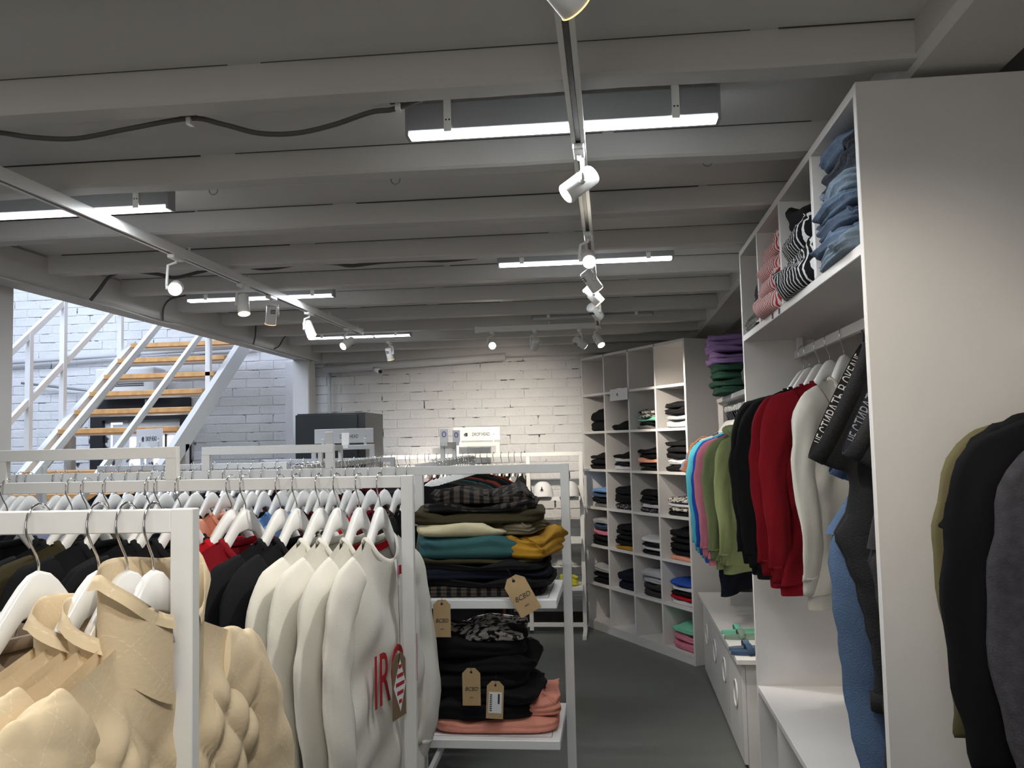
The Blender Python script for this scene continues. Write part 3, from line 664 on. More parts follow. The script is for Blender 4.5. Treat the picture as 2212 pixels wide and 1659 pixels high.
def gkind(style, seed):
    key = (style, seed)
    if key in GC: return GC[key]
    g = GK(); g.parts = []
    P = dict(W=0.25, L=0.70, neck=0.085, slope=0.42, dip=0.075); lo = style.endswith('_far'); st = style.replace('_far', '')
    nu, nv = (24, 10) if lo else (72, 36); sn, sr = (8, 8) if lo else (20, 28)
    Ls, r0, r1, out, T = 0.57, 0.078, 0.046, 0.035, 0.028; quilt = 0
    if st == 'tee': Ls, r0, r1, out = 0.20, 0.080, 0.070, 0.05; P['L'] = 0.66; P['W'] = 0.22; 
    if st == 'jacket': P.update(W=0.26, L=0.72, neck=0.095, slope=0.40, dip=0.08); T = 0.042; quilt = 0.015; r0, r1, out = 0.088, 0.066, 0.04
    if st == 'coat': P.update(W=0.25, L=0.92, neck=0.09); T = 0.035; r1 = 0.055
    if st == 'oversize': P.update(W=0.25, L=0.74, slope=0.52); r0, r1, out = 0.080, 0.060, 0.040; T = 0.030
    if st == 'plain': pass
    if st == 'hoodie': T = 0.034; P['W'] = 0.24
    if st == 'slim': P.update(W=0.22, L=0.62); Ls = 0.50; r0, r1 = 0.07, 0.04
    if st == 'jacket': nu, nv = 220, 150; sn, sr = 72, 90
    g.parts.append(('body', body_mesh(T=T, seed=seed, nu=nu, nv=nv, quilt=quilt, amp=0.010 if st != 'jacket' else 0.006, **P), 'main', None))
    for s in (-1, 1):
        me, e, d, rr = sleeve_mesh(s, P['W'], Ls, P['neck'], P['slope'], r0, r1, seed, sn, sr, quilt, out=out, bend=0.03 if not lo else 0.01, thick=0.42 if st == 'jacket' else 0.36)
        cuff = None
        if st in ('plain', 'oversize', 'hoodie', 'slim') and not lo:
            p = Vector(e); dd = Vector(d)
            cuff = MB().tube([tuple(p - dd * 0.01), tuple(p), tuple(p + dd * 0.035), tuple(p + dd * 0.055)], [(rr * .40, rr * .92), (rr * .38, rr * .80), (rr * .36, rr * .74), (rr * .30, rr * .70)], 16, ref=(0, 1, 0)).mesh('cuff')
        g.parts.append(('sleeve', me, 'main', cuff))
    if not lo:
        if st == 'jacket': g.parts.append(('stand_collar', stand_collar_mesh(seed=seed, h=0.125 if seed == 9 else 0.075), 'main', None))
        elif st == 'hoodie':
            g.parts.append(('hood', MB().tube([(-0.10, -0.045, NECKZ - 0.03), (-0.085, 0.03, NECKZ + 0.012), (0, 0.06, NECKZ + 0.016), (0.085, 0.03, NECKZ + 0.012), (0.10, -0.045, NECKZ - 0.03), (0.04, -0.06, NECKZ - 0.07), (-0.04, -0.06, NECKZ - 0.07)], [(0.030, 0.045)] * 7, 12, closed=True, ref=(0, 0, 1)).mesh('hood'), 'main', None))
        else: g.parts.append(('collar', neckband_mesh(P['neck'], P['dip']), 'main', None))
        if st in ('plain', 'oversize', 'hoodie', 'slim'):
            hm = body_mesh(W=P['W'] + 0.016, L=P['L'] + 0.05, T=T * 0.95, seed=seed, nu=nu, nv=1, amp=0.0)
            R = random.Random(seed); vs = []; fs = []
            for j, (zz, k) in enumerate(((0.0, 1.0), (-0.004, 0.955), (-0.045, 0.95), (-0.05, 0.94))):
                for i in range(nu):
                    th = 2 * PI * i / nu; c, s = math.cos(th), math.sin(th)
                    vs.append(((P['W'] + 0.02) * k * math.copysign(abs(c) ** .85, c), T * 0.85 * k * math.copysign(abs(s) ** .55, s) + 0.008 * math.sin(th * 4 + seed), NECKZ - P['L'] + 0.006 + zz))
            for j in range(3):
                for i in range(nu): a = j * nu + i; b = j * nu + (i + 1) % nu; fs.append((a, b, b + nu, a + nu))
            g.parts.append(('hem_band', MB().add(vs, fs, True).mesh('hem_band'), 'main', None))
    g.P = P; g.T = T
    GC[key] = g; return g
def garment(name, style, seed, label, cat, loc, rz, main, trimm=None, group=None, tape=None, dz=0.0):
    g = gkind(style, seed)
    t = thing(name, label, cat, (loc[0], loc[1], loc[2] + dz), rz, group)
    for (n, me, slot, sub) in g.parts:
        m = main if slot == 'main' or not trimm else trimm
        o = place(n, me, m, t)
        if sub: place('cuff', sub, m, o)
    if tape:
        neck = g.P['neck'] * 0.93; vs = []
        N = 16
        for i in range(N + 1):
            x = -neck + 2 * neck * i / N; q = math.sqrt(max(0, 1 - (x / neck) ** 2))
            y = 0.001 + 0.026 * q
            vs += [(x, y, NECKZ - 0.018 * q - 0.012), (x, y, NECKZ - 0.018 * q - 0.034)]
        fs = [(2 * i, 2 * i + 2, 2 * i + 3, 2 * i + 1) for i in range(N)]
        MB().add(vs, fs, True).obj('neck_tape', tape, t)
    return t
CREAM = fabric('cream', 220, 217, 206, 0.03); BLACKF = fabric('black', 22, 22, 24, 0.08); REDF = fabric('dark_red', 128, 18, 30); CHAR = fabric('charcoal', 52, 51, 52)
NAVY = fabric('navy', 18, 21, 34); LBLUE = fabric('light_blue', 120, 158, 205); PEACH = fabric('peach', 238, 168, 140); LAV = fabric('lavender_grey', 150, 150, 180)
GREY = fabric('grey', 120, 120, 122); BURG = fabric('burgundy', 84, 24, 34); TEAL = fabric('teal', 58, 98, 100); OLIVE = fabric('dark_olive', 58, 52, 34)
MUST = fabric('mustard', 172, 128, 40); BROWN = fabric('brown', 74, 60, 50); BEIGE = fabric('beige_nylon', 218, 198, 164, 0.04, 0.10, 160, 0.6); TAUPE = fabric('taupe', 140, 124, 108, 0.05, 0.1, 90, 0.6)
WHITEF = fabric('white', 215, 215, 215, 0.03); PINK = fabric('pink', 215, 130, 150); SAGE = fabric('sage_green', 122, 132, 92); AQUA = fabric('aqua', 95, 200, 218); ROYAL = fabric('royal_blue', 45, 85, 180)
RUST = fabric('rust', 150, 60, 40); DGREEN = fabric('dark_green', 36, 66, 54); PURP = fabric('purple', 120, 96, 140); MINT = fabric('mint', 125, 200, 170); LGREY = fabric('light_grey', 175, 176, 180); SLATE = fabric('slate_blue', 64, 84, 110)
PLAID = pattern('plaid', (70, 62, 55), (24, 23, 24), 'plaid', 9, thr=0.62); STRIPEBW = pattern('black_white_stripe', (16, 16, 18), (215, 215, 215), 'bands', 11, 'X', 0.78, 5.0)
STRIPERW = pattern('red_white_stripe', (222, 212, 208), (190, 50, 60), 'bands', 16, 'X', 0.6, 3.0); ZEBRA = pattern('monochrome_print', (30, 30, 32), (205, 200, 195), 'blotch', 40, thr=0.5)
ORSTR = pattern('orange_stripe', (205, 150, 120), (150, 90, 70), 'bands', 30, 'Z', 0.5, 1.0); FLOR = pattern('floral_print', (25, 24, 28), (150, 145, 150), 'blotch', 70, thr=0.56)
FULLRED = fabric('bright_red', 178, 22, 34)

def quilt_mat(base, qs=0.085):
    m = base.copy(); m.name = 'quilted_nylon'; nt = m.node_tree; b = nt.nodes['Principled BSDF']; L = nt.links
    tc = nt.nodes.new('ShaderNodeTexCoord'); sp = nt.nodes.new('ShaderNodeSeparateXYZ'); L.new(tc.outputs['Object'], sp.inputs[0])
    def mth(op, a, c=None):
        n = nt.nodes.new('ShaderNodeMath'); n.operation = op
        for k, v in enumerate((a, c)):
            if v is None: continue
            if isinstance(v, (int, float)): n.inputs[k].default_value = v
            else: L.new(v, n.inputs[k])
        return n.outputs[0]
    zz = mth('MULTIPLY', mth('ADD', sp.outputs['Z'], -NECKZ), 0.8)
    outs = []
    for sg in (1, -1):
        u = mth('MULTIPLY', mth('ADD', sp.outputs['X'], mth('MULTIPLY', zz, sg)), PI / qs)
        line = mth('LESS_THAN', mth('ABSOLUTE', mth('SINE', u)), 0.035)
        dash = mth('GREATER_THAN', mth('SINE', mth('MULTIPLY', sp.outputs['Z'], 900.0)), -0.3)
        outs.append(mth('MULTIPLY', line, dash))
    f = mth('MULTIPLY', mth('MAXIMUM', outs[0], outs[1]), 0.30)
    mx = nt.nodes.new('ShaderNodeMix'); mx.data_type = 'RGBA'; L.new(f, mx.inputs['Factor'])
    src = b.inputs['Base Color'].links[0].from_socket; L.new(src, mx.inputs[6]); mx.inputs[7].default_value = rgb(245, 232, 205)
    L.new(mx.outputs[2], b.inputs['Base Color']); return m
BEIGEQ = quilt_mat(BEIGE)
RZ = PI / 2        # front toward +x, near shoulder toward the camera
# ---- middle rack (cream sweatshirts)
Bh = [(-1.796, 0.40), (-1.589, 0.42), (-1.542, 0.40), (-1.473, 0.43), (-1.343, 0.38), (-1.314, 0.42), (-1.25, 0.40), (-1.095, 0.42), (-1.053, 0.42), (-0.949, 0.32), (-0.900, 0.28), (-0.832, 0.27), (-0.780, 0.24), (-0.716, 0.19), (-0.655, 0.17)]
Bg = [('sweatshirt', 'plain', BLACKF, 'black'), ('sweatshirt', 'plain', BLACKF, 'black'), ('jacket', 'coat', OLIVE, 'dark olive'), ('sweatshirt', 'plain', BLACKF, 'black'), ('sweatshirt', 'plain', BLACKF, 'black'), ('sweatshirt', 'plain', BLACKF, 'black'), ('sweatshirt', 'plain', BLACKF, 'black'),
      ('sweatshirt', 'plain', FULLRED, 'bright red'), ('sweatshirt', 'plain', REDF, 'dark red'), ('sweatshirt', 'plain', BLACKF, 'black'), ('sweatshirt', 'plain', BLACKF, 'black'),
      ('sweatshirt', 'oversize', CREAM, 'cream'), ('sweatshirt', 'oversize', CREAM, 'cream'), ('sweatshirt', 'oversize', CREAM, 'cream'), ('sweatshirt', 'oversize', CREAM, 'cream')]
NB = len(Bh); print_sw = None
for i, ((x, tw), (nm, stl, m, cn)) in enumerate(zip(Bh, Bg)):
    od = ORD[NB - 1 - i]; y = 2.403
    hanger(x, y, ZT, RZ - tw, 'white hanger at the %s hook from the right end of the middle rack' % od, 'hangers on the middle rack')
    lb = '%s %s hanging %s from the right end of the middle rack' % (cn, nm, od)
    if i == NB - 1: lb = 'cream sweatshirt with red letters at the right end of the middle rack'
    if i == NB - 2: lb = 'cream sweatshirt with red neck tape just behind the lettered one'
    o = garment(nm, stl, 1 + i % 3, lb, nm, (x, y, ZT), RZ - tw, m, None, 'garments on the middle rack', FULLRED if i >= NB - 2 else None)
    if i == NB - 1: print_sw = o
# red print on the last sweatshirt: drawn on a gently curved patch lying on the chest
pr = text_mesh('IRON', 0.20, 0.62, 0.0006)
R_ = place('red_lettering', pr, M_RED, print_sw, (-0.005, -0.048, -0.545), (PI / 2, 0, 0))
def hang_tag(parent_loc, rz, name, label, w_, h_, txt=None, m=M_KRAFT, string=0.10, extra=None, tilt=0.0):
    t = thing('swing_tag', label, 'price tag', parent_loc, 0, None, (0, tilt, rz))
    c = w_ * 0.28
    MB().prism([(-w_ / 2, -h_), (w_ / 2, -h_), (w_ / 2, -c), (w_ / 2 - c, 0), (-w_ / 2 + c, 0), (-w_ / 2, -c)], -0.0007, 0.0007).obj('card', m, t)
    MB().tube([(0, -0.001, -h_ * 0.09), (0.003, -0.003, 0.02), (0.0, 0, string)], 0.0007, 5).obj('string', M_INK, t)
    MB().cyl((0, -0.0012, -h_ * 0.11), (0, -0.0006, -h_ * 0.11), w_ * 0.07, 12).obj('eyelet', M_INK, t)
    if txt: place('lettering', text_mesh(txt, w_ * 0.30, 0.95, 0.0002, 0.25), M_INK, t, (0, -0.0012, -h_ * 0.56), (PI / 2, 0, 0)); place('small_lettering', text_mesh('extra', w_ * 0.11, 0.9, 0.0002, 0.2), M_INK, t, (0, -0.0012, -h_ * 0.78), (PI / 2, 0, 0)) 
    return t
tg = hang_tag((-0.590, 2.335, 1.035), RZ - 0.25, '', 'brown tag with a red and white diamond hanging on the lettered sweatshirt', 0.075, 0.17, None, mat('brown_card', rgb(120, 98, 72), 0.8), 0.25)
dm = MB(); dm.add([(-0.032, -0.0013, -0.085), (0.005, -0.0013, -0.155), (0.036, -0.0013, -0.085), (0.005, -0.0013, -0.015)], [(0, 1, 2, 3)]); dm.obj('diamond', M_PAPER, tg)
for q, ww in enumerate((0.010, 0.022, 0.030, 0.022, 0.010)): MB().box(0.004 - ww * .8, -0.0018, -0.040 - q * 0.023, 0.004 + ww * .8, -0.0014, -0.030 - q * 0.023).obj('red_mark', M_RED, tg)
lt = MB(); 
for q in range(6):
    a = -0.02 - q * 0.012
    lt.add([(-0.011, -0.036 - q * .0016, a), (0.011, -0.036 - q * .0016, a), (0.011, -0.0376 - q * .0016, a - 0.012), (-0.011, -0.0376 - q * .0016, a - 0.012)], [(0, 1, 2, 3)])
lt.obj('neck_label', M_PAPER, print_sw, (0.0, -0.010, NECKZ - 0.045)); MB().box(-0.009, -0.0485, -0.275, 0.009, -0.0475, -0.250).obj('neck_label_mark', M_RED, print_sw, (0, -0.010, 0.0))

# ---- nearest rack (beige quilted jackets)
for i, (x, tw, m, nm, stl, lb) in enumerate(((-0.985, 0.30, TAUPE, 'jacket', 'coat', 'taupe jacket at the left edge of the picture'), (-0.848, 0.28, TAUPE, 'jacket', 'coat', 'taupe jacket on the leftmost whole hanger of the nearest rack'),
        (-0.753, 0.26, BEIGE, 'quilted_jacket', 'jacket', 'beige quilted jacket third from the right post of the nearest rack'), (-0.709, 0.22, BEIGE, 'quilted_jacket', 'jacket', 'beige quilted jacket second from the right post of the nearest rack'),
        (-0.668, 0.12, BEIGE, 'quilted_jacket', 'jacket', 'beige quilted jacket with a button beside the nearest white post'))):
    hanger(x, 1.204, ZT, RZ - tw, 'white hanger with big chrome hook, %s from the right post of the nearest rack' % ORD[4 - i], 'hangers on the nearest rack')
    o = garment(nm, stl, 5 + i, lb, 'jacket', (x, 1.204, ZT), RZ - tw, m if stl != 'jacket' else BEIGEQ, None, 'jackets on the nearest rack', dz=-0.01)
    if i == 4:
        bt = MB().cyl((0.03, -0.062, -0.40), (0.03, -0.067, -0.40), 0.012, 20).obj('button', mat('horn_button', rgb(165, 145, 105), 0.4), o)
        for a, b in ((-.003, -.003), (.003, -.003), (-.003, .003), (.003, .003)): MB().cyl((0.03 + a, -0.0672, -0.40 + b), (0.03 + a, -0.0676, -0.40 + b), 0.0012, 6).obj('button_hole', M_INK, bt)

# ---- display rack, hanging part behind the middle rack
Rr = random.Random(11)
Cx = [-2.50, -2.46, -2.42, -2.30, -2.26, -2.20, -2.10, -2.04, -1.98, -1.93, -1.87, -1.82, -1.74, -1.69, -1.62, -1.56, -1.49, -1.45, -1.40, -1.33, -1.27, -1.235, -1.19, -1.15, -1.11, -1.05, -1.01, -0.955, -0.90, -0.845, -0.80]
Cc = {-2.50: (LAV, 'lavender grey'), -1.98: (BLACKF, 'black'), -1.56: (PEACH, 'peach'), -1.49: (PEACH, 'peach'), -1.45: (BLACKF, 'black'), -1.40: (BLACKF, 'black'), -1.33: (LBLUE, 'light blue'), -1.27: (LBLUE, 'light blue'), -1.235: (LBLUE, 'light blue'), -1.15: (BURG, 'burgundy'), -1.05: (ZEBRA, 'patterned'), -1.01: (ZEBRA, 'patterned'), -0.955: (FULLRED, 'red'), -0.90: (BURG, 'burgundy'), -0.845: (BROWN, 'brown'), -0.80: (BLACKF, 'black')}
pal = [(LAV, 'lavender grey'), (WHITEF, 'white'), (NAVY, 'navy'), (BLACKF, 'black'), (GREY, 'grey')]
for i, x in enumerate(Cx):
    od = ORD[len(Cx) - 1 - i]; tw = Rr.uniform(0.06, 0.34)
    hanger(x, 3.369, ZT, RZ - tw, 'white hanger, %s from the right in the row behind the middle rack' % od, 'hangers on the display rack')
    m, cn = Cc.get(x, pal[i % 5] if i < 8 else Rr.choice(pal[1:4]))
    garment('shirt', 'slim' if i % 3 else 'tee', 20 + i % 3, '%s shirt, %s from the right in the row behind the middle rack' % (cn, od), 'shirt', (x, 3.369, ZT), RZ - tw, m, None, 'garments on the display rack')

# ---- far racks
def far_row(pts, rzf, rackname, cols, grp, seed, style='plain_far', share=True, dz=0.0):
    R = random.Random(seed); n = len(pts)
    for i, (x, y) in enumerate(pts):
        rz = rzf + R.uniform(-0.12, 0.12)
        if share: lh, lg = 'white hanger, %s from the near end %s' % (ORD[i], rackname), '%s garment, ' + ORD[i] + ' from the near end %s'
        else: lh, lg = 'white hanger, %s from the right %s' % (ORD[n - 1 - i], rackname), '%s garment, ' + ORD[n - 1 - i] + ' from the right %s'
        hanger(x, y, ZT, rz, lh, 'hangers ' + grp, False)
        m, cn = cols[i] if len(cols) == n else R.choice(cols)
        garment('garment', style, 31 + i % 2, lg % (cn, rackname), 'garment', (x, y, ZT), rz, m, None, cn + ' garments ' + grp, None, dz)
def lin(x0, x1, n, y0, y1, jit=0.012, seed=3):
    R = random.Random(seed); return [(x0 + (x1 - x0) * i / (n - 1) + R.uniform(-jit, jit) * (1 if abs(x1 - x0) > abs(y1 - y0) else 0), y0 + (y1 - y0) * i / (n - 1) + (R.uniform(-jit, jit) if abs(x1 - x0) < abs(y1 - y0) else 0)) for i in range(n)]
dk = [(BLACKF, 'black'), (NAVY, 'navy'), (BURG, 'burgundy'), (CHAR, 'charcoal')]
far_row(lin(-3.10, -2.02, 15, 5.05, 5.05), RZ - 0.1, 'of the rack before the stairs', [(WHITEF, 'white'), (GREY, 'grey'), (NAVY, 'navy')], 'on the far left rack', 5, share=False)
def along(loc, rz, a, b, n):
    return [(loc[0] + math.cos(rz) * t, loc[1] + math.sin(rz) * t) for t in [a + (b - a) * i / (n - 1) for i in range(n)]]
far_row(along((-0.905, 4.85), PI / 2 + 0.03, -0.62, 0.90, 15), PI + 0.03, 'of the packed central rack', [(TEAL, 'teal'), (BROWN, 'brown'), (BLACKF, 'black'), (RUST, 'rust'), (BROWN, 'brown'), (BURG, 'burgundy')] + [(BLACKF, 'black'), (CHAR, 'charcoal')] * 5, 'on the packed rack', 6, 'coat_far', True, 0.065)
far_row(along((-1.60, 5.05), PI / 2 + 0.08, -0.98, 0.98, 22), PI + 0.08, 'of the slanting rack', [(BURG, 'burgundy'), (REDF, 'dark red'), (BLACKF, 'black')], 'on the slanting rack', 7)
ex = lin(-1.93, -0.76, 22, 7.30, 7.30, 0.012, 9)
far_row(ex, RZ - 0.15, 'of the rack along the brick wall', [(WHITEF, 'white')] * 8 + [(BURG, 'burgundy'), (BLACKF, 'black'), (WHITEF, 'white'), (BLACKF, 'black'), (NAVY, 'navy'), (BLACKF, 'black'), (WHITEF, 'white'), (BLACKF, 'black'), (BLACKF, 'black'), (WHITEF, 'white'), (BLACKF, 'black'), (BLACKF, 'black'), (WHITEF, 'white'), (BLACKF, 'black')], 'on the wall rack', 10, share=False)
far_row(lin(-2.5, -1.7, 9, 6.30, 6.30), RZ, 'in front of the black cabinet', dk, 'in front of the cabinet', 12, share=False)

# black cabinet by the wall
bc = thing('black_cabinet', 'tall black cabinet with rounded left side against the brick wall', 'cabinet', (-2.23, 6.95, 0))
ol = [(0.30, -0.28), (0.30, 0.25), (-0.26, 0.25)] + [(-0.26 - 0.05 * math.sin(q * PI / 10), 0.25 - 0.53 * q / 10) for q in range(1, 10)] + [(-0.26, -0.28)]
MB().add([(x, y, 0.0) for x, y in ol] + [(x, y, 1.87) for x, y in ol], [tuple(range(len(ol))), tuple(range(2 * len(ol) - 1, len(ol) - 1, -1))] + [(i, i + len(ol), (i + 1) % len(ol) + len(ol), (i + 1) % len(ol)) for i in range(len(ol))]).obj('carcass', M_DARKMETAL, bc)
MB().box(-0.27, -0.30, 0.02, 0.24, -0.281, 1.86, 0.004).obj('front_panel', M_DARKMETAL, bc)

# ================================================================== FOLDED CLOTHES
def folded_mesh(w_, d_, h_, seed, layers=2, rough=0.004, slump=0.0):
    R = random.Random(seed); ph = [R.uniform(0, 6.28) for _ in range(8)]
    n = 60; vs = []; fs = []; levels = 9 if h_ > 0.02 else 6
    rings = []
    for j in range(levels + 1):
        v = j / levels; z = h_ * v
        e = (1 - abs(2 * v - 1) ** 2.4) ** 0.5 if 0 < v < 1 else 0
        gro = 1 - 0.5 * (1 - abs(math.sin(PI * v * layers)) ** 0.4) if 0 < v < 1 else 1
        inset = min(h_ * 0.45, 0.02) * (1 - e * gro)
        rings.append((inset, z))
    top = [(0.02 + 0.25 * q * min(w_, d_) / 2, h_) for q in (0.3, 0.9, 1.8, 3.0)]
    for q, (ins, z) in enumerate(rings + top):
        for i in range(n):
            th = 2 * PI * i / n; c, s = math.cos(th), math.sin(th)
            x = (w_ / 2 - ins) * math.copysign(abs(c) ** 0.35, c); y = (d_ / 2 - ins) * math.copysign(abs(s) ** 0.35, s)
            k = 1 if z > 0.001 else 0
            f = z / h_
            x += f * rough * 1.5 * math.sin(th * 2 + ph[0] + z * 60); y += f * rough * 1.5 * math.sin(th * 3 + ph[1] + z * 50)
            zz = z + k * (rough * (math.sin(x * 26 + ph[2]) + math.sin(y * 22 + x * 15 + ph[3])) * f) - slump * f * max(0, -y / d_ * 2) ** 2
            wr = rough * 0.9 * math.sin(th * 9 + z * 130 + ph[6]) * math.sin(th * 4 + ph[7]) * f; x += wr * c; y += wr * s
            if f > 0.99 : zz += rough * 1.5 * math.sin(x * 40 + y * 31 + ph[5]) * 0.5 + (h_ * 0.10 if q > levels + 1 else 0)
            vs.append((x, y, zz))
    N = len(rings) + len(top)
    for q in range(N - 1):
        for i in range(n): a = q * n + i; b = q * n + (i + 1) % n; fs.append((a, b, b + n, a + n))
    fs.append(tuple(range(n - 1, -1, -1))); fs.append(tuple((N - 1) * n + i for i in range(n)))
    return MB().add(vs, fs, True).mesh('folded')
FC = {}
def folded(name, label, cat, loc, rz, dims, m, seed, layers=2, rough=0.004, group=None, slump=0.0):
    key = (tuple(round(v, 3) for v in dims), seed % 4, layers, rough, slump)
    if key not in FC: FC[key] = folded_mesh(*dims, seed % 4 + int(dims[2] * 1000), layers, rough, slump)
    o = place(name, FC[key], m, None, loc, (0, 0, rz)); return tag(o, label, cat, group)

# display rack piles: upper shelf top z 1.070, lower 0.606
z = 1.071; pile = [
 ('folded_jeans', 'black folded jeans with grey check at the bottom of the upper display shelf', 'jeans', 0.50, 0.36, 0.034, PLAID, 0.03, -0.49, 3),
 ('folded_jeans', 'black folded trousers just above the checked pair on the display shelf', 'trousers', 0.48, 0.36, 0.028, BLACKF, -0.04, -0.45, 2),
 ('folded_jeans', 'thick navy black folded jeans in the middle of the display pile', 'jeans', 0.50, 0.36, 0.034, NAVY, 0.06, -0.475, 2),
 ('folded_trousers', 'black folded trousers under the olive brown pair', 'trousers', 0.47, 0.36, 0.026, BLACKF, -0.05, -0.465, 2),
 ('folded_trousers', 'olive brown folded trousers beneath the teal pair', 'trousers', 0.44, 0.35, 0.018, OLIVE, 0.05, -0.47, 1)]
for i, (nm, lb, ct, a, b, h, m, rz, x, ly) in enumerate(pile):
    folded(nm, lb, ct, (x, 3.155, z), rz, (a, b, h), m, 40 + i, ly, 0.007); z += h * 0.92
folded('folded_trousers', 'teal folded trousers in the display pile', 'trousers', (-0.51, 3.155, z), 0.05, (0.38, 0.36, 0.075), TEAL, 51, 2, 0.008)
folded('folded_trousers', 'mustard yellow folded trousers sticking out right of the teal pair', 'trousers', (-0.275, 3.13, z - 0.002), -0.25, (0.15, 0.30, 0.080), MUST, 52, 3, 0.013); z += 0.078
folded('folded_trousers', 'cream folded trousers rolled flat above the teal pair', 'trousers', (-0.54, 3.15, z), 0.10, (0.32, 0.37, 0.040), fabric('ecru', 205, 195, 160), 53, 1, 0.007)
folded('folded_trousers', 'grey beige crumpled trousers right of the cream pair', 'trousers', (-0.325, 3.15, z), -0.15, (0.15, 0.28, 0.040), fabric('khaki_grey', 120, 112, 92), 54, 3, 0.011); z += 0.042
folded('folded_trousers', 'dark olive folded trousers under the plaid shirt', 'trousers', (-0.49, 3.155, z), 0.09, (0.48, 0.35, 0.040), OLIVE, 55, 2, 0.008); z += 0.040
folded('folded_shirt', 'dark plaid folded shirt second from the top of the display pile', 'shirt', (-0.48, 3.155, z), 0.0, (0.40, 0.33, 0.028), PLAID, 56, 2, 0.010); z += 0.028
folded('folded_shirt', 'plaid shirt crumpled on top of the display pile', 'shirt', (-0.46, 3.155, z), 0.15, (0.36, 0.30, 0.034), PLAID, 57, 3, 0.015); z += 0.035
z = 0.607
folded('folded_shirt', 'salmon pink shirt lying flat under the black pile', 'shirt', (-0.43, 3.16, z), 0.03, (0.44, 0.36, 0.045), fabric('salmon', 226, 150, 130), 60, 2, 0.006); z += 0.045
folded('folded_shirt', 'salmon pink shirt bunched at the right of the lower display shelf', 'shirt', (-0.275, 3.18, z), 0.1, (0.14, 0.30, 0.060), MATS['fabric_salmon'], 61, 3, 0.008)
for i in range(5):
    folded('folded_shirt', 'black folded shirt, %s from the bottom in the lower display pile' % ORD[i], 'shirt', (-0.50 + (0, .03, -.01, .035, 0)[i], 3.16, z), (0.06, -.1, .04, -.03, .12)[i], (0.42 - 0.015 * i, 0.36, 0.056), BLACKF, 62 + i, 2, 0.009, 'black shirts on the lower display shelf'); z += 0.052
folded('folded_shirt', 'black and white print shirt on top of the lower display pile', 'shirt', (-0.47, 3.17, z), 0.06, (0.30, 0.32, 0.024), ZEBRA, 70, 2, 0.009)
z = 0.151
for i in range(3):
    folded('folded_shirt', 'black folded shirt, %s from the bottom on the lowest display shelf' % ORD[i], 'shirt', (-0.47, 3.16, z), 0.03 * (-1) ** i, (0.48, 0.36, 0.06), BLACKF, 72 + i, 2, 0.007, 'black shirts on the lowest display shelf'); z += 0.059
hang_tag((-0.345, 2.915, 1.150), 0.0, '', 'kraft tag hanging over the edge of the upper display shelf', 0.078, 0.135, 'BCBD', string=0.03, tilt=-0.50)
hang_tag((-0.495, 2.955, 0.838), 0.02, '', 'kraft tag with dark lettering on the left of the black pile', 0.062, 0.125, 'BCBD', string=0.02)
t2 = hang_tag((-0.412, 2.955, 0.795), 0.02, '', 'kraft tag with a white barcode sticker on the black pile', 0.058, 0.125, None, string=0.02, tilt=0.05)
MB().box(-0.021, -0.0016, -0.106, 0.023, -0.0009, -0.036).obj('sticker', M_PAPER, t2)
for q in range(9): MB().box(-0.018, -0.0021, -0.10 + q * 0.0065, -0.010, -0.0017, -0.0965 + q * 0.0065).obj('barcode_line', M_INK, t2)
MB().box(0.010, -0.0021, -0.075, 0.016, -0.0017, -0.042).obj('barcode_text', M_INK, t2)
hang_tag((-0.585, 2.915, 1.075), 0.0, '', 'kraft tag half hidden by the cream sleeve below the upper shelf', 0.060, 0.125, 'BCBD', string=0.02)

# cap shelves
for x, lb, full in ((-0.575, 'white cap with a dark bee emblem on the wall rack shelf', True), (-0.355, 'white cap behind the white post on the wall rack shelf', False)):
    t = thing('cap', lb, 'cap', (x, 7.24, 1.147))
    vs = []; fs = []; n = 24; m_ = 8
    for j in range(m_ + 1):
        a = j / m_ * PI / 2
        for i in range(n):
            th = 2 * PI * i / n; vs.append((0.088 * math.cos(a) ** 0.75 * math.cos(th), 0.10 * math.cos(a) ** 0.75 * math.sin(th), 0.125 * math.sin(a)))
    for j in range(m_):
        for i in range(n): a = j * n + i; b = j * n + (i + 1) % n; fs.append((a, b, b + n, a + n))
    MB().add(vs, fs, True).obj('crown', WHITEF, t)
    pts = [(0.08 * math.cos(q * PI / 12), -0.085 - 0.07 * math.sin(q * PI / 12)) for q in range(13)]
    MB().add([(x_, y_, 0.012 - 0.006 * abs(x_) / .08) for x_, y_ in pts] + [(x_, y_, 0.006) for x_, y_ in pts], [tuple(range(12, -1, -1)), tuple(range(13, 26))] + [(i, i + 1, i + 14, i + 13) for i in range(12)]).obj('peak', WHITEF, t)
    if full:
        MB().tube([(0, -0.104, 0.085), (0, -0.106, 0.055)], [0.004, 0.005], 8).add([(-0.016, -0.104, 0.052), (-0.002, -0.106, 0.075), (0, -0.106, 0.060)], [(0, 1, 2)]).add([(0.016, -0.104, 0.052), (0.002, -0.106, 0.075), (0, -0.106, 0.060)], [(0, 2, 1)]).obj('bee_emblem', M_INK, t)
folded('folded_scarf', 'yellow and dark folded scarf on the middle wall rack shelf', 'scarf', (-0.52, 7.25, 0.794), 0, (0.22, 0.2, 0.03), pattern('yellow_dark', (60, 66, 60), (190, 170, 50), 'bands', 9, 'X', 0.5, 1), 80)
folded('folded_scarf', 'teal and white printed cloth on top of the yellow scarf', 'scarf', (-0.50, 7.25, 0.825), 0.1, (0.18, 0.18, 0.03), pattern('teal_white', (30, 80, 92), (190, 200, 200), 'blotch', 30, thr=.58), 81)
folded('crumpled_cloth', 'crumpled bright yellow cloth on the low wall rack shelf', 'cloth', (-0.37, 7.24, 0.411), 0.3, (0.13, 0.14, 0.09), fabric('bright_yellow', 205, 200, 70), 82, 3, 0.012)

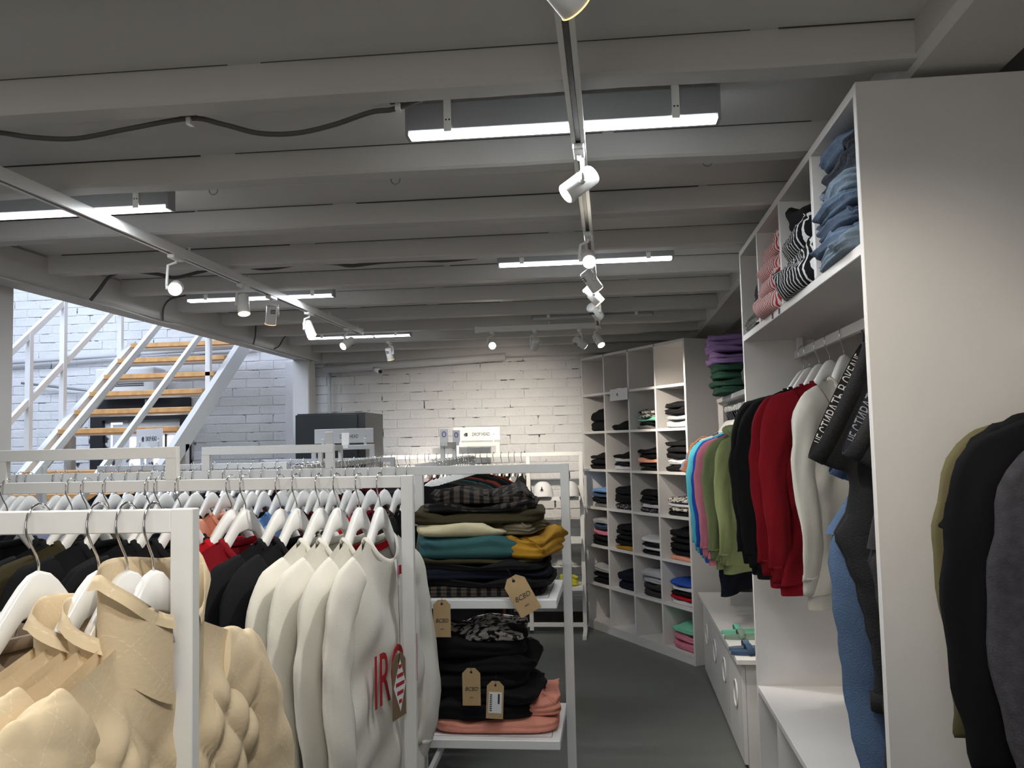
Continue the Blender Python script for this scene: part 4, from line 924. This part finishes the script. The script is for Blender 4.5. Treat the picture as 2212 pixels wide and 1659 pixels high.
# ================================================================== CUBBY SHELVING AGAINST THE CORNER
CW, CR = 1.54, math.atan2(-1.321, 0.791)
cub = thing('cubby_shelving', 'tall white cubby unit, four by seven boxes, angled across the back corner', 'shelving unit', (-0.242, 7.601, 0), CR)
TH = 0.020; DEP = 0.36
HT = 2.328; R0 = 0.05; RS = (HT - R0 - TH) / 7; CS = (CW - TH) / 4
ph0 = M_LAM
for i, (a, nm) in enumerate(((0, 'side_panel'), (CW - TH, 'side_panel'))): MB().box(a, 0, 0, a + TH, DEP, HT, 0.0015).obj(nm, ph0, cub)
for c in range(1, 4): MB().box(c * CS, 0.001, R0, c * CS + TH, DEP, HT - TH).obj('divider', ph0, cub)
for r in range(8):
    for c in range(4):
        MB().box(c * CS + TH, 0.0015, R0 + r * RS, (c + 1) * CS, DEP - 0.006, R0 + r * RS + TH).obj('shelf' if r < 7 else 'top_panel', ph0, cub)
MB().box(TH, DEP - 0.006, R0, CW - TH, DEP, HT).obj('back_panel', ph0, cub)
MB().box(TH, 0.004, 0, CW - TH, 0.02, R0).obj('plinth', ph0, cub)
B_, W_, G_, LG_ = (BLACKF, 'black'), (WHITEF, 'white'), (GREY, 'grey'), (LGREY, 'light grey')
N_ = (NAVY, 'navy'); Z_ = (ZEBRA, 'black and white print'); F_ = (FLOR, 'floral print'); C_ = (CHAR, 'charcoal')
cells = {
 (1, 0): [B_, B_], (1, 1): [B_], (1, 2): [G_, B_, (MINT, 'mint trimmed'), Z_, Z_], (1, 3): [LG_, LG_, B_, B_],
 (2, 0): [B_, B_, B_], (2, 1): [W_, B_, W_, B_], (2, 2): [B_, B_, (PEACH, 'peach'), B_, B_], (2, 3): [B_, W_, B_, B_, B_],
 (3, 0): [G_, B_, (SLATE, 'slate blue'), (LBLUE, 'light blue')], (3, 1): [F_, B_, B_], (3, 2): [F_, W_, B_, B_, B_], (3, 3): [B_, Z_, W_, Z_],
 (4, 0): [B_, B_, (PINK, 'dusty pink'), (SLATE, 'blue'), LG_], (4, 1): [(MUST, 'mustard'), B_, B_, B_, B_], (4, 2): [B_, W_, B_, W_], (4, 3): [(PEACH, 'beige print'), B_, B_, B_, B_],
 (5, 0): [B_, B_, LG_], (5, 1): [N_, N_], (5, 2): [C_, C_, LG_, LG_], (5, 3): [W_, (FULLRED, 'red'), B_, W_, (ROYAL, 'royal blue')],
 (6, 3): [(PINK, 'pink'), (PINK, 'pink'), (MINT, 'mint green')]}
colw = ['leftmost', 'second', 'third', 'rightmost']; roww = ['top', 'second', 'third', 'fourth', 'fifth', 'sixth', 'bottom']
thick = {(1, 0): .085, (1, 1): .06, (1, 3): .052, (5, 1): .07, (5, 2): .05, (5, 0): .05, (3, 1): .06, (6, 3): .06, (4, 0): .045, (2, 3): .045, (4, 3): .045, (4, 1): .042, (3, 0): .04, (2, 0): .042}
Rc = random.Random(5); cm_ = Matrix.Rotation(CR, 4, 'Z'); base = Vector((-0.242, 7.601, 0))
for (r, c), items in cells.items():
    z = R0 + (6 - r) * RS + TH; h0 = thick.get((r, c), 0.033); n = len(items)
    for i, (m, cn) in enumerate(items):
        h = h0 * (0.85 + 0.3 * Rc.random()); cxx = c * CS + TH + (CS - TH) / 2 + 0.014 + Rc.uniform(-.008, .008)
        p = base + cm_ @ Vector((cxx, 0.19 + Rc.uniform(-.01, .01), z))
        pos = 'topmost' if i == n - 1 else ('bottom' if i == 0 else ORD[i] + ' from the bottom')
        if n == 1: pos = 'lying alone'
        folded('folded_sweater', '%s knit, %s, in %s column, %s row of cubbies' % (cn, pos, colw[c], roww[r]), 'folded sweater', p, CR + Rc.uniform(-.06, .06), (0.312, 0.33, round(h, 3)), m, Rc.randint(0, 99), 2 if h > 0.035 else 1, 0.006, 'folded sweaters in the cubby unit', slump=0.012)
        z += h * 0.97
cs = thing('shelf_sign', 'small white sign with a black logo on the cubby unit', 'sign', base + cm_ @ Vector((1.5 * CS + 0.06, -0.012, 1.925)), CR)
MB().box(-0.12, -0.003, 0, 0.15, 0.003, 0.095, 0.001).obj('board', M_PAPER, cs)
MB().box(-0.012, -0.0042, 0.038, 0.008, -0.003, 0.043).box(-0.015, -0.0042, 0.045, 0.006, -0.003, 0.050).box(-0.014, -0.0042, 0.052, 0.008, -0.003, 0.058).obj('logo', M_INK, cs)
MB().box(-0.02, 0.002, 0.06, 0.05, 0.012, 0.10).obj('clip', M_PAPER, cs)

# ================================================================== TALL SHELF ON THE RIGHT
UX, UX2, UY0, UY1, UT, US, UB = 0.582, 1.20, 2.0, 3.80, 2.408, 2.038, 0.562
P_ = 0.024
uni = thing('tall_open_wardrobe', 'tall white painted plywood wardrobe shelf filling the right side', 'wardrobe', (UX, UY0, 0))
def U(x, y, z): return (x - UX, y - UY0, z)
def ub(nm, a, b, m=M_LAM, bev=0.0015): return MB().box(*U(*a), *U(*b), bev).obj(nm, m, uni)
sp_ = ub('side_panel', (UX, UY0, 0), (UX2 + 0.9, UY0 + P_, UT))
ub('side_panel', (UX, UY1 - P_, 0), (UX2, UY1, UT)); ub('top_panel', (UX + .0005, UY0 + P_, UT - P_), (UX2, UY1 - P_, UT - .0005))
ub('back_panel', (UX2 - 0.01, UY0 + P_, 0), (UX2, UY1 - P_, UT - P_)); ub('shelf', (UX + .001, UY0 + P_, US - P_ * 1.1), (UX2 - .01, UY1 - P_, US))
for y in (2.461, 2.921, 3.364): ub('divider', (UX + .001, y - P_ / 2, US), (UX2 - .01, y + P_ / 2, UT - P_))
ub('bench_top', (UX + .001, UY0 + P_, UB - P_), (UX2 - .01, UY1 - P_, UB)); ub('bottom_panel', (UX + .004, UY0 + P_, 0.05), (UX2 - .01, UY1 - P_, 0.07))
for y in (2.461, 2.921, 3.364): ub('bench_divider', (UX + .002, y - P_ / 2, 0.07), (UX2 - .01, y + P_ / 2, UB - P_))
RX, RZ_ = 0.80, 1.962
ub('hanging_rod', (RX - 0.010, UY0 + P_, RZ_ - 0.034), (RX + 0.010, UY1 - P_, RZ_), M_WHITE)
for y in (2.10, 3.70): ub('rod_bracket', (RX - 0.012, y - 0.014, RZ_), (RX + 0.012, y + 0.014, US - P_ * 1.1), M_WHITE)
for y, z in ((2.13, 2.038),): pass
for (x, z) in ((0.93, 1.45), (0.86, 1.90), (0.98, 2.15)): MB().cyl(U(x, UY0 - 0.0006, z), U(x, UY0 + .001, z), 0.006, 14).obj('filled_screw_hole', mat('filler', (0.62, 0.58, 0.55, 1), 0.7), sp_, (0, 0, 0)) if False else None

ZF = RZ - RZ
for i, (y, m, cn, nm) in enumerate(((3.64, BLACKF, 'black', 'sweatshirt'), (3.54, BLACKF, 'black', 'sweatshirt'), (3.38, REDF, 'dark red', 'sweatshirt'), (3.22, REDF, 'dark red', 'sweatshirt'), (3.03, CREAM, 'cream', 'sweatshirt'))):
    tw = (0.25, 0.30, 0.46, 0.50, 0.78)[i]; lbs = ['farthest of the two black sweatshirts in the tall wardrobe', 'nearer of the two black sweatshirts in the tall wardrobe', 'farther dark red sweatshirt in the tall wardrobe', 'nearer dark red sweatshirt in the tall wardrobe', 'cream crew neck sweatshirt in the tall wardrobe beside the jeans'][i]
    hanger(RX, y, RZ_, tw, 'white hanger of the ' + lbs.replace(' crew neck', '').replace(' in the tall wardrobe', '').replace('of the two ', '') + ' in the wardrobe', 'hangers in the tall wardrobe')
    garment(nm, 'plain', 1 + i % 3, lbs, 'sweatshirt', (RX, y, RZ_), tw, m, None, 'sweatshirts in the tall wardrobe', FULLRED if i == 4 else None)

# ---- top compartments
dn = [rgb(82, 100, 122), rgb(36, 42, 52), rgb(112, 128, 144), rgb(60, 76, 98)]
DEN = [mat('denim_%s' % n, dn[i], 0.85, 0, 0.25, 22, 0.4, 240) for i, n in enumerate(('mid', 'dark', 'pale', 'blue'))]
z = US
for i in range(8):
    h = 0.040 + 0.008 * (i % 3); m = DEN[(2, 0, 3, 0, 2, 1, 1, 0)[i]]
    folded('folded_jeans', 'folded %s denim jeans, %s from the bottom in the near top compartment' % (('pale', 'mid blue', 'blue', 'mid blue', 'pale', 'dark', 'dark', 'mid blue')[i], ORD[i]), 'jeans', (0.730 + 0.005 * i, 2.245, z), PI / 2 + (-0.06, .08, -.03, .05, -.08, .06, -.04, .03)[i], (0.37, 0.34, h), m, 90 + i, 3, 0.012, 'jeans stacked in the top compartment', 0.01); z += h * 0.83
card = tag(MB().box(-0.03, -0.001, -0.03, 0.03, 0.001, 0.03).obj('size_card', M_PAPER, None, (0.598, 2.30, 2.25)), 'small white card stuck out of the jeans stack', 'card'); card.rotation_euler = (0, 0.4, PI / 2)
for i, (y, zz, h, w_, m, lb) in enumerate(((2.69, 0.0, 0.115, 0.42, STRIPEBW, 'black shirt bundle with white stripes, lower one beside the jeans'), (2.71, 0.112, 0.10, 0.36, STRIPEBW, 'black shirt bundle with white stripes, upper one beside the jeans'), (2.72, 0.210, 0.06, 0.30, BLACKF, 'plain black shirt on top of the striped bundles'))):
    folded('folded_shirt', lb, 'folded shirt', (0.735 + 0.02 * i, y, US + zz), PI / 2 + 0.06 * (-1) ** i, (w_, 0.37, h), m, 140 + i, 1, 0.010, 'folded shirts in the wardrobe compartments')
for i in range(4):
    folded('folded_shirt', 'red and white striped shirt, %s from the bottom of the striped red stack' % ORD[i], 'folded shirt', (0.725 + 0.01 * i, 3.14, US + 0.066 * i), PI / 2 + 0.05 * (-1) ** i, (0.37, 0.35, 0.072), STRIPERW, 145 + i, 1, 0.008, 'folded shirts in the wardrobe compartments')
folded('leather_bag', 'glossy black wrinkled bag lying in the farthest top compartment', 'bag', (0.74, 3.57, US), PI / 2, (0.33, 0.33, 0.07), mat('black_gloss', (0.015, 0.015, 0.017, 1), 0.25, 0, 0, 8, 0.5, 40), 5, 3, 0.008)
folded('leather_bag', 'black bag with a beige strap in the farthest top compartment', 'bag', (0.76, 3.57, US + 0.075), PI / 2, (0.30, 0.30, 0.10), BLACKF, 6, 2, 0.008)
for y in (3.10, 2.98): MB().box(*U(UX - .0008, y - .012, US - .022), *U(UX + .001, y + .012, US - .004)).obj('price_strip', M_INK, uni)

# ---- jeans hanging at the near end of the rod
def jeans(label, P0, P1, y, m, mi, hip, legs, seed=1, txt=None, txtm=None, open_=0.05):
    """P0 = upper end of the tilted open waistband (at the hook), P1 = its lower end, as (x, z); hip = (x, z); legs = [(dy, foot x, foot z)]"""
    t = thing('hanging_jeans', label, 'jeans', (P0[0], y, P0[1]), 0, 'jeans hung at the near end of the wardrobe rod')
    R = random.Random(seed); ph = [R.uniform(0, 6.28) for _ in range(5)]; n = 44
    O = Vector((P0[0], y, P0[1]))
    a0 = Vector((P0[0] - P1[0], 0, P0[1] - P1[1])) / 2; c0 = Vector(((P0[0] + P1[0]) / 2, y, (P0[1] + P1[1]) / 2)) - O
    nrm = Vector((a0.z, 0, -a0.x)).normalized()      # from the band toward the legs
    if nrm.z > 0: nrm = -nrm
    hp = Vector((hip[0], y, hip[1])) - O
    def ring(c, a, b, k=1.0, wob=0.0, q=0.0):
        return [c + a * (math.cos(th) * k) + Vector((0, b * math.sin(th) * k + wob * math.sin(3 * th + ph[0] + q * 5), 0)) for th in [2 * PI * i / n for i in range(n)]]
    def loft(rs):
        vs = [p for r in rs for p in r]; fs = []
        for j in range(len(rs) - 1):
            for i in range(n): a = j * n + i; b = j * n + (i + 1) % n; fs.append((a, b, b + n, a + n))
        return MB().add(vs, fs, True)
    bd = nrm * 0.038
    loft([ring(c0, a0, open_, 0.97), ring(c0, a0, open_, 1.0), ring(c0 + bd, a0, open_, 1.01), ring(c0 + bd, a0, open_, 0.985)]).obj('waistband', m, t)
    loft([ring(c0 + nrm * 0.001, a0, open_, 0.962), ring(c0 + nrm * 0.036, a0, open_, 0.962)]).obj('inner_waistband', mi, t)
    rs = []; N = 16
    h0 = c0 + bd
    for q in range(N + 1):
        v = q / N; k = smooth(v)
        c = h0 * (1 - v) ** 2 + (h0 + nrm * 0.11) * 2 * v * (1 - v) + hp * v * v
        a = a0 * (1 - k) + Vector((0.076, 0, -0.004)) * k
        b = open_ * (1 - k) + 0.048 * k
        rs.append(ring(c, a, b, 1.0 + 0.02 * math.sin(v * 17 + ph[1]) * v, 0.010 * smooth(v * 2) * (1 - v), v))
    loft(rs).obj('seat', m, t)
    for s, (dy, fx, fz) in zip((-1, 1), legs):
        P = []; rr = []; N = 24; e = Vector((fx, y + dy, fz)) - O; st_ = hp + Vector((0, 0.018 * s, 0.07))
        for i in range(N + 1):
            v = i / N; c = st_.lerp(e, v); c.x += 0.018 * math.sin(PI * v * 1.3 + ph[2]) ; c.y += 0.01 * math.sin(v * 6 + ph[3]); P.append(c)
            rr.append((0.034 - 0.004 * v, (0.084 - 0.028 * smooth(v * 1.2)) * (0.45 + 0.55 * smooth(v * 7))))
        def fn(v, th): return 1 + 0.06 * math.sin(3 * th + v * 11 + ph[1]) + 0.04 * math.sin(v * 40 + th * 2 + ph[2])
        o = MB().tube(P, rr, 22, True, ref=(0, 1, 0), rfn=fn).obj('leg', m, t)
        e = P[-1]; MB().tube([tuple(e + Vector((0, 0, 0.02))), tuple(e), tuple(e - Vector((0, 0, 0.02)))], [(0.034, 0.061)] * 3, 22, True, ref=(0, 1, 0)).obj('hem', m, o)
    MB().tube([(0, 0, -0.02), (0.004, 0, 0.015), (0.0, 0, 0.03)], 0.003, 6).obj('belt_loop', m, t)
    if txt:
        me = text_mesh(txt, 0.040, 0.85, 0.0004); L = max(v.co.x for v in me.vertices); al_ = a0.length
        for v in me.vertices:
            # running up the inside of the far wall of the band
            th = PI / 2 - (v.co.x + 0.02) / al_ * 0.78
            q = c0 + nrm * (0.019 - v.co.y) + a0 * (math.cos(th) * 0.95) + Vector((0, open_ * math.sin(th) * 0.95 - 0.0008 - v.co.z, 0)); v.co = q
        place('band_lettering', me, txtm, t)
    return t
JB = mat('black_denim', rgb(20, 20, 23), 0.85, 0, 0.3, 20, 0.4, 240); JG = mat('washed_grey_denim', rgb(42, 41, 43), 0.85, 0, 0.35, 9, 0.4, 240)
JD = DEN[1]; J3 = mat('blue_denim', rgb(80, 104, 138), 0.85, 0, 0.25, 6, 0.4, 240)
IN_B = mat('band_black', rgb(24, 23, 24), 0.8); IN_N = mat('band_navy', rgb(30, 36, 50), 0.8)
JT = 'НЕ СТИРАТЬ В ОКЕАНЕ'
s_hook = thing('butcher_hook', 'dark S hook holding the jeans at the near end of the wardrobe rod', 'hook', (0.655, 2.16, 1.80))
MB().tube([(0.012, 0, 0.14), (-0.012, 0, 0.135), (-0.016, 0, 0.10), (-0.010, 0, 0.05), (0.004, 0, 0.035), (0.014, 0, 0.05)], 0.003, 8).obj('wire', mat('dark_wire', (0.05, 0.05, 0.05, 1), 0.35, 0.8), s_hook)
hb = ub('front_hook_rail', (0.640, UY0 + P_, 1.925), (0.675, UY0 + 0.20, 1.945), M_WHITE); ub('front_hook_drop', (0.645, 2.10, 1.945), (0.670, 2.13, US - P_ * 1.1), M_WHITE)
jeans('blue denim jeans whose leg reaches the bench at the front of the wardrobe', (0.690, 1.78), (0.570, 1.50), 2.36, J3, IN_N, (0.630, 1.34), [(-0.03, 0.665, 0.72), (0.03, 0.72, 0.70)], 3)
jeans('black jeans with white letters inside the open waistband', (0.640, 1.835), (0.495, 1.545), 2.25, JB, IN_B, (0.650, 1.36), [(-0.02, 0.665, 0.95), (0.03, 0.68, 0.93)], 1, JT, M_WPRINT)
jeans('faded charcoal jeans with pale letters in the waistband, nearest the side panel', (0.685, 1.83), (0.545, 1.555), 2.12, JG, IN_N, (0.665, 1.33), [(-0.01, 0.660, 0.66), (0.035, 0.69, 0.68)], 2, JT, MATS['fabric_light_grey'])

# ---- below: shoe in the wardrobe's lower compartments
sh = thing('brown_shoe', 'dark brown shoe in a compartment under the wardrobe bench', 'shoe', (0.70, 3.14, 0.071), 0.2)
MB().tube([(-0.12, 0, 0.03), (-0.10, 0, 0.035), (-0.03, 0, 0.04), (0.05, 0, 0.055), (0.12, 0, 0.06), (0.14, 0, 0.05)], [(0.02, 0.03), (0.032, 0.042), (0.038, 0.045), (0.05, 0.040), (0.055, 0.036), (0.04, 0.03)], 16).obj('upper', fabric('shoe_brown', 60, 42, 36), sh)
MB().box(-0.13, -0.04, 0, 0.14, 0.04, 0.014, 0.006).obj('sole', M_BLACK, sh)

# ================================================================== ALCOVE BETWEEN WARDROBE AND CUBBIES
alc = thing('alcove_shelf', 'white high shelf with a hanging rod between wardrobe and cubbies', 'shelf', (0.60, 3.82, 0))
def A_(x, y, z): return (x - 0.60, y - 3.82, z)
MB().box(*A_(0.70, 3.82, 1.826), *A_(1.2, 5.75, 1.853), .0015).obj('shelf_board', M_LAM, alc)
MB().box(*A_(0.705, 5.725, 0.531), *A_(0.735, 5.75, 1.826)).obj('post', M_LAM, alc)
MB().box(*A_(0.60, 6.0, 0.0), *A_(1.2, 6.02, 2.2)).obj('end_panel', M_LAM, alc) if False else None
MB().box(*A_(0.745, 3.82, 1.766), *A_(0.765, 5.725, 1.80)).obj('rod', M_WHITE, alc)
MB().box(*A_(1.19, 3.82, 0.54), *A_(1.20, 5.75, 2.2)).obj('back_panel', M_LAM, alc)
MB().box(*A_(0.745, 5.60, 1.80), *A_(0.765, 5.62, 1.826)).obj('rod_bracket', M_WHITE, alc)
z = 1.854
for i, (m, cn) in enumerate(((DGREEN, 'dark green'),) * 4 + ((PURP, 'purple'),) * 5):
    k = i if i < 4 else i - 4
    folded('folded_sweater', '%s folded sweater, %s from the bottom of its colour on the alcove shelf' % (cn, ORD[k]), 'folded sweater', (0.83 - 0.02 * (i >= 4), 5.22 + 0.02 * (i % 3), z), 0.1 * math.sin(i * 2.3), (0.42, 0.40, 0.050 if i < 4 else 0.040), m, 110 + i, 2, 0.008, 'folded sweaters on the alcove shelf', 0.01); z += 0.044 if i < 4 else 0.034
folded('folded_sweater', 'grey folded garment stack right of the green sweaters', 'folded sweater', (0.90, 4.75, 1.854), PI / 2, (0.28, 0.34, 0.16), GREY, 130, 4, 0.008)
al = [(5.66, 'tee', LBLUE, 'pale blue', 'shirt'), (5.58, 'tee', ORSTR, 'orange striped', 'shirt'), (5.52, 'slim', NAVY, 'navy', 'jersey'), (5.46, 'slim', WHITEF, 'white', 'jersey'), (5.38, 'plain', AQUA, 'farther aqua', 'sweatshirt'), (5.28, 'plain', AQUA, 'nearer aqua', 'sweatshirt'), (5.19, 'plain', ROYAL, 'royal blue', 'sweatshirt'), (5.10, 'plain', PINK, 'pink', 'sweatshirt'), (4.96, 'hoodie', SAGE, 'farther sage', 'hoodie'), (4.82, 'hoodie', SAGE, 'nearer sage green', 'hoodie'), (5.24, 'coat', NAVY, 'long navy', 'coat')]
for i, (y, stl, m, cn, nm) in enumerate(al):
    tw = (0.35, 0.3, 0.3, 0.35, 0.4, 0.42, 0.45, 0.5, 0.6, 0.78, 0.95)[i]
    hanger(0.755, y, 1.80, tw, 'white hanger holding the %s %s in the alcove' % (cn, nm), 'hangers in the alcove')
    garment(nm, stl, 3 + i % 3, '%s %s hanging in the alcove beside the cubbies' % (cn, nm), nm, (0.755, y, 1.80), tw, m, None, 'bright garments in the alcove')
# low cabinet
lc = thing('low_cabinet', 'long low white cabinet with round ring pulls under the bright garments', 'cabinet', (0.60, 4.35, 0))
def L_(x, y, z): return (x - 0.60, y - 4.35, z)
MB().box(*L_(0.575, 4.33, 0.505), *L_(1.18, 6.20, 0.53), .002).obj('worktop', M_LAM, lc)
MB().box(*L_(0.62, 4.37, 0.0), *L_(1.17, 6.15, 0.505)).obj('carcass', M_LAM, lc)
for i in range(4):
    y0 = 4.375 + i * 0.444
    dr = MB().box(*L_(0.600, y0, 0.02), *L_(0.619, y0 + 0.438, 0.50), .002).obj('door', M_LAM, lc)
    MB().tube([(L_(0.597, y0 + 0.22 + 0.065 * math.cos(q * PI / 16), 0.30 + 0.065 * math.sin(q * PI / 16))) for q in range(32)], 0.004, 6, closed=True, ref=(1, 0, 0)).obj('ring_pull', M_WHITE, dr)
for i, (x, y, m, cn) in enumerate(((0.70, 4.90, MINT, 'pale green'), (0.70, 4.78, fabric('faded_green', 130, 150, 135), 'grey green'), (0.69, 4.52, DEN[0], 'mid blue'), (0.69, 4.44, SLATE, 'slate blue'))):
    t = thing('slipper', '%s slipper on the low white cabinet' % cn, 'slipper', (x, y, 0.531), PI / 2 * 0.05, 'slippers on the low cabinet')
    ol = [(0.13 * math.cos(a) - 0.0, (0.045 + 0.008 * math.cos(a)) * math.sin(a) * (0.85 + 0.15 * math.cos(2 * a))) for a in [q * PI / 10 for q in range(20)]]
    MB().add([(a, b, 0) for a, b in ol] + [(a, b, 0.018) for a, b in ol], [tuple(range(19, -1, -1)), tuple(range(20, 40))] + [(q, (q + 1) % 20, (q + 1) % 20 + 20, q + 20) for q in range(20)]).obj('sole', m, t)
    MB().tube([(-0.04, -0.046, 0.012), (-0.045, -0.03, 0.040), (-0.045, 0, 0.050), (-0.045, 0.03, 0.040), (-0.04, 0.046, 0.012)], [(0.004, 0.016)] * 5, 10, ref=(0, 0, 1)).obj('strap', m, t)

# ================================================================== CLOTHES IN FRONT OF THE SIDE PANEL (right edge)
rr_ = thing('side_rod', 'white rod outside the picture holding the dark clothes at the right edge', 'rod', (0.95, 1.45, 1.82))
MB().box(-0.010, -0.75, -0.034, 0.010, 0.549, 0).obj('bar', M_WHITE, rr_); MB().box(-0.012, -0.75, -1.80, 0.012, -0.73, -0.03).obj('post', M_WHITE, rr_)
for (x, y, stl, m, lb, nm, tw, sd) in ((0.975, 1.86, 'coat', fabric('olive_khaki', 104, 98, 70, .08), 'olive jacket nearest the white side panel at the right edge', 'jacket', 0.12, 4),
        (0.95, 1.76, 'tee', BLACKF, 'black tee with a wide half sleeve in front of the olive jacket', 'shirt', 0.10, 5),
        (0.935, 1.68, 'coat', BLACKF, 'long black jacket between the olive jacket and grey sweater', 'jacket', 0.06, 6),
        (1.00, 1.56, 'oversize', fabric('dark_heather', 74, 72, 76, .25, .4, 300, .95, 60), 'dark heather grey sweater at the right edge of the picture', 'sweater', -0.15, 7)):
    hanger(x, y, 1.82, tw, 'hanger out of view carrying the ' + ' '.join(lb.split()[:6]), 'hangers at the right edge')
    garment(nm, stl, sd, lb, nm, (x, y, 1.82), tw, m, None, 'dark clothes at the right edge')
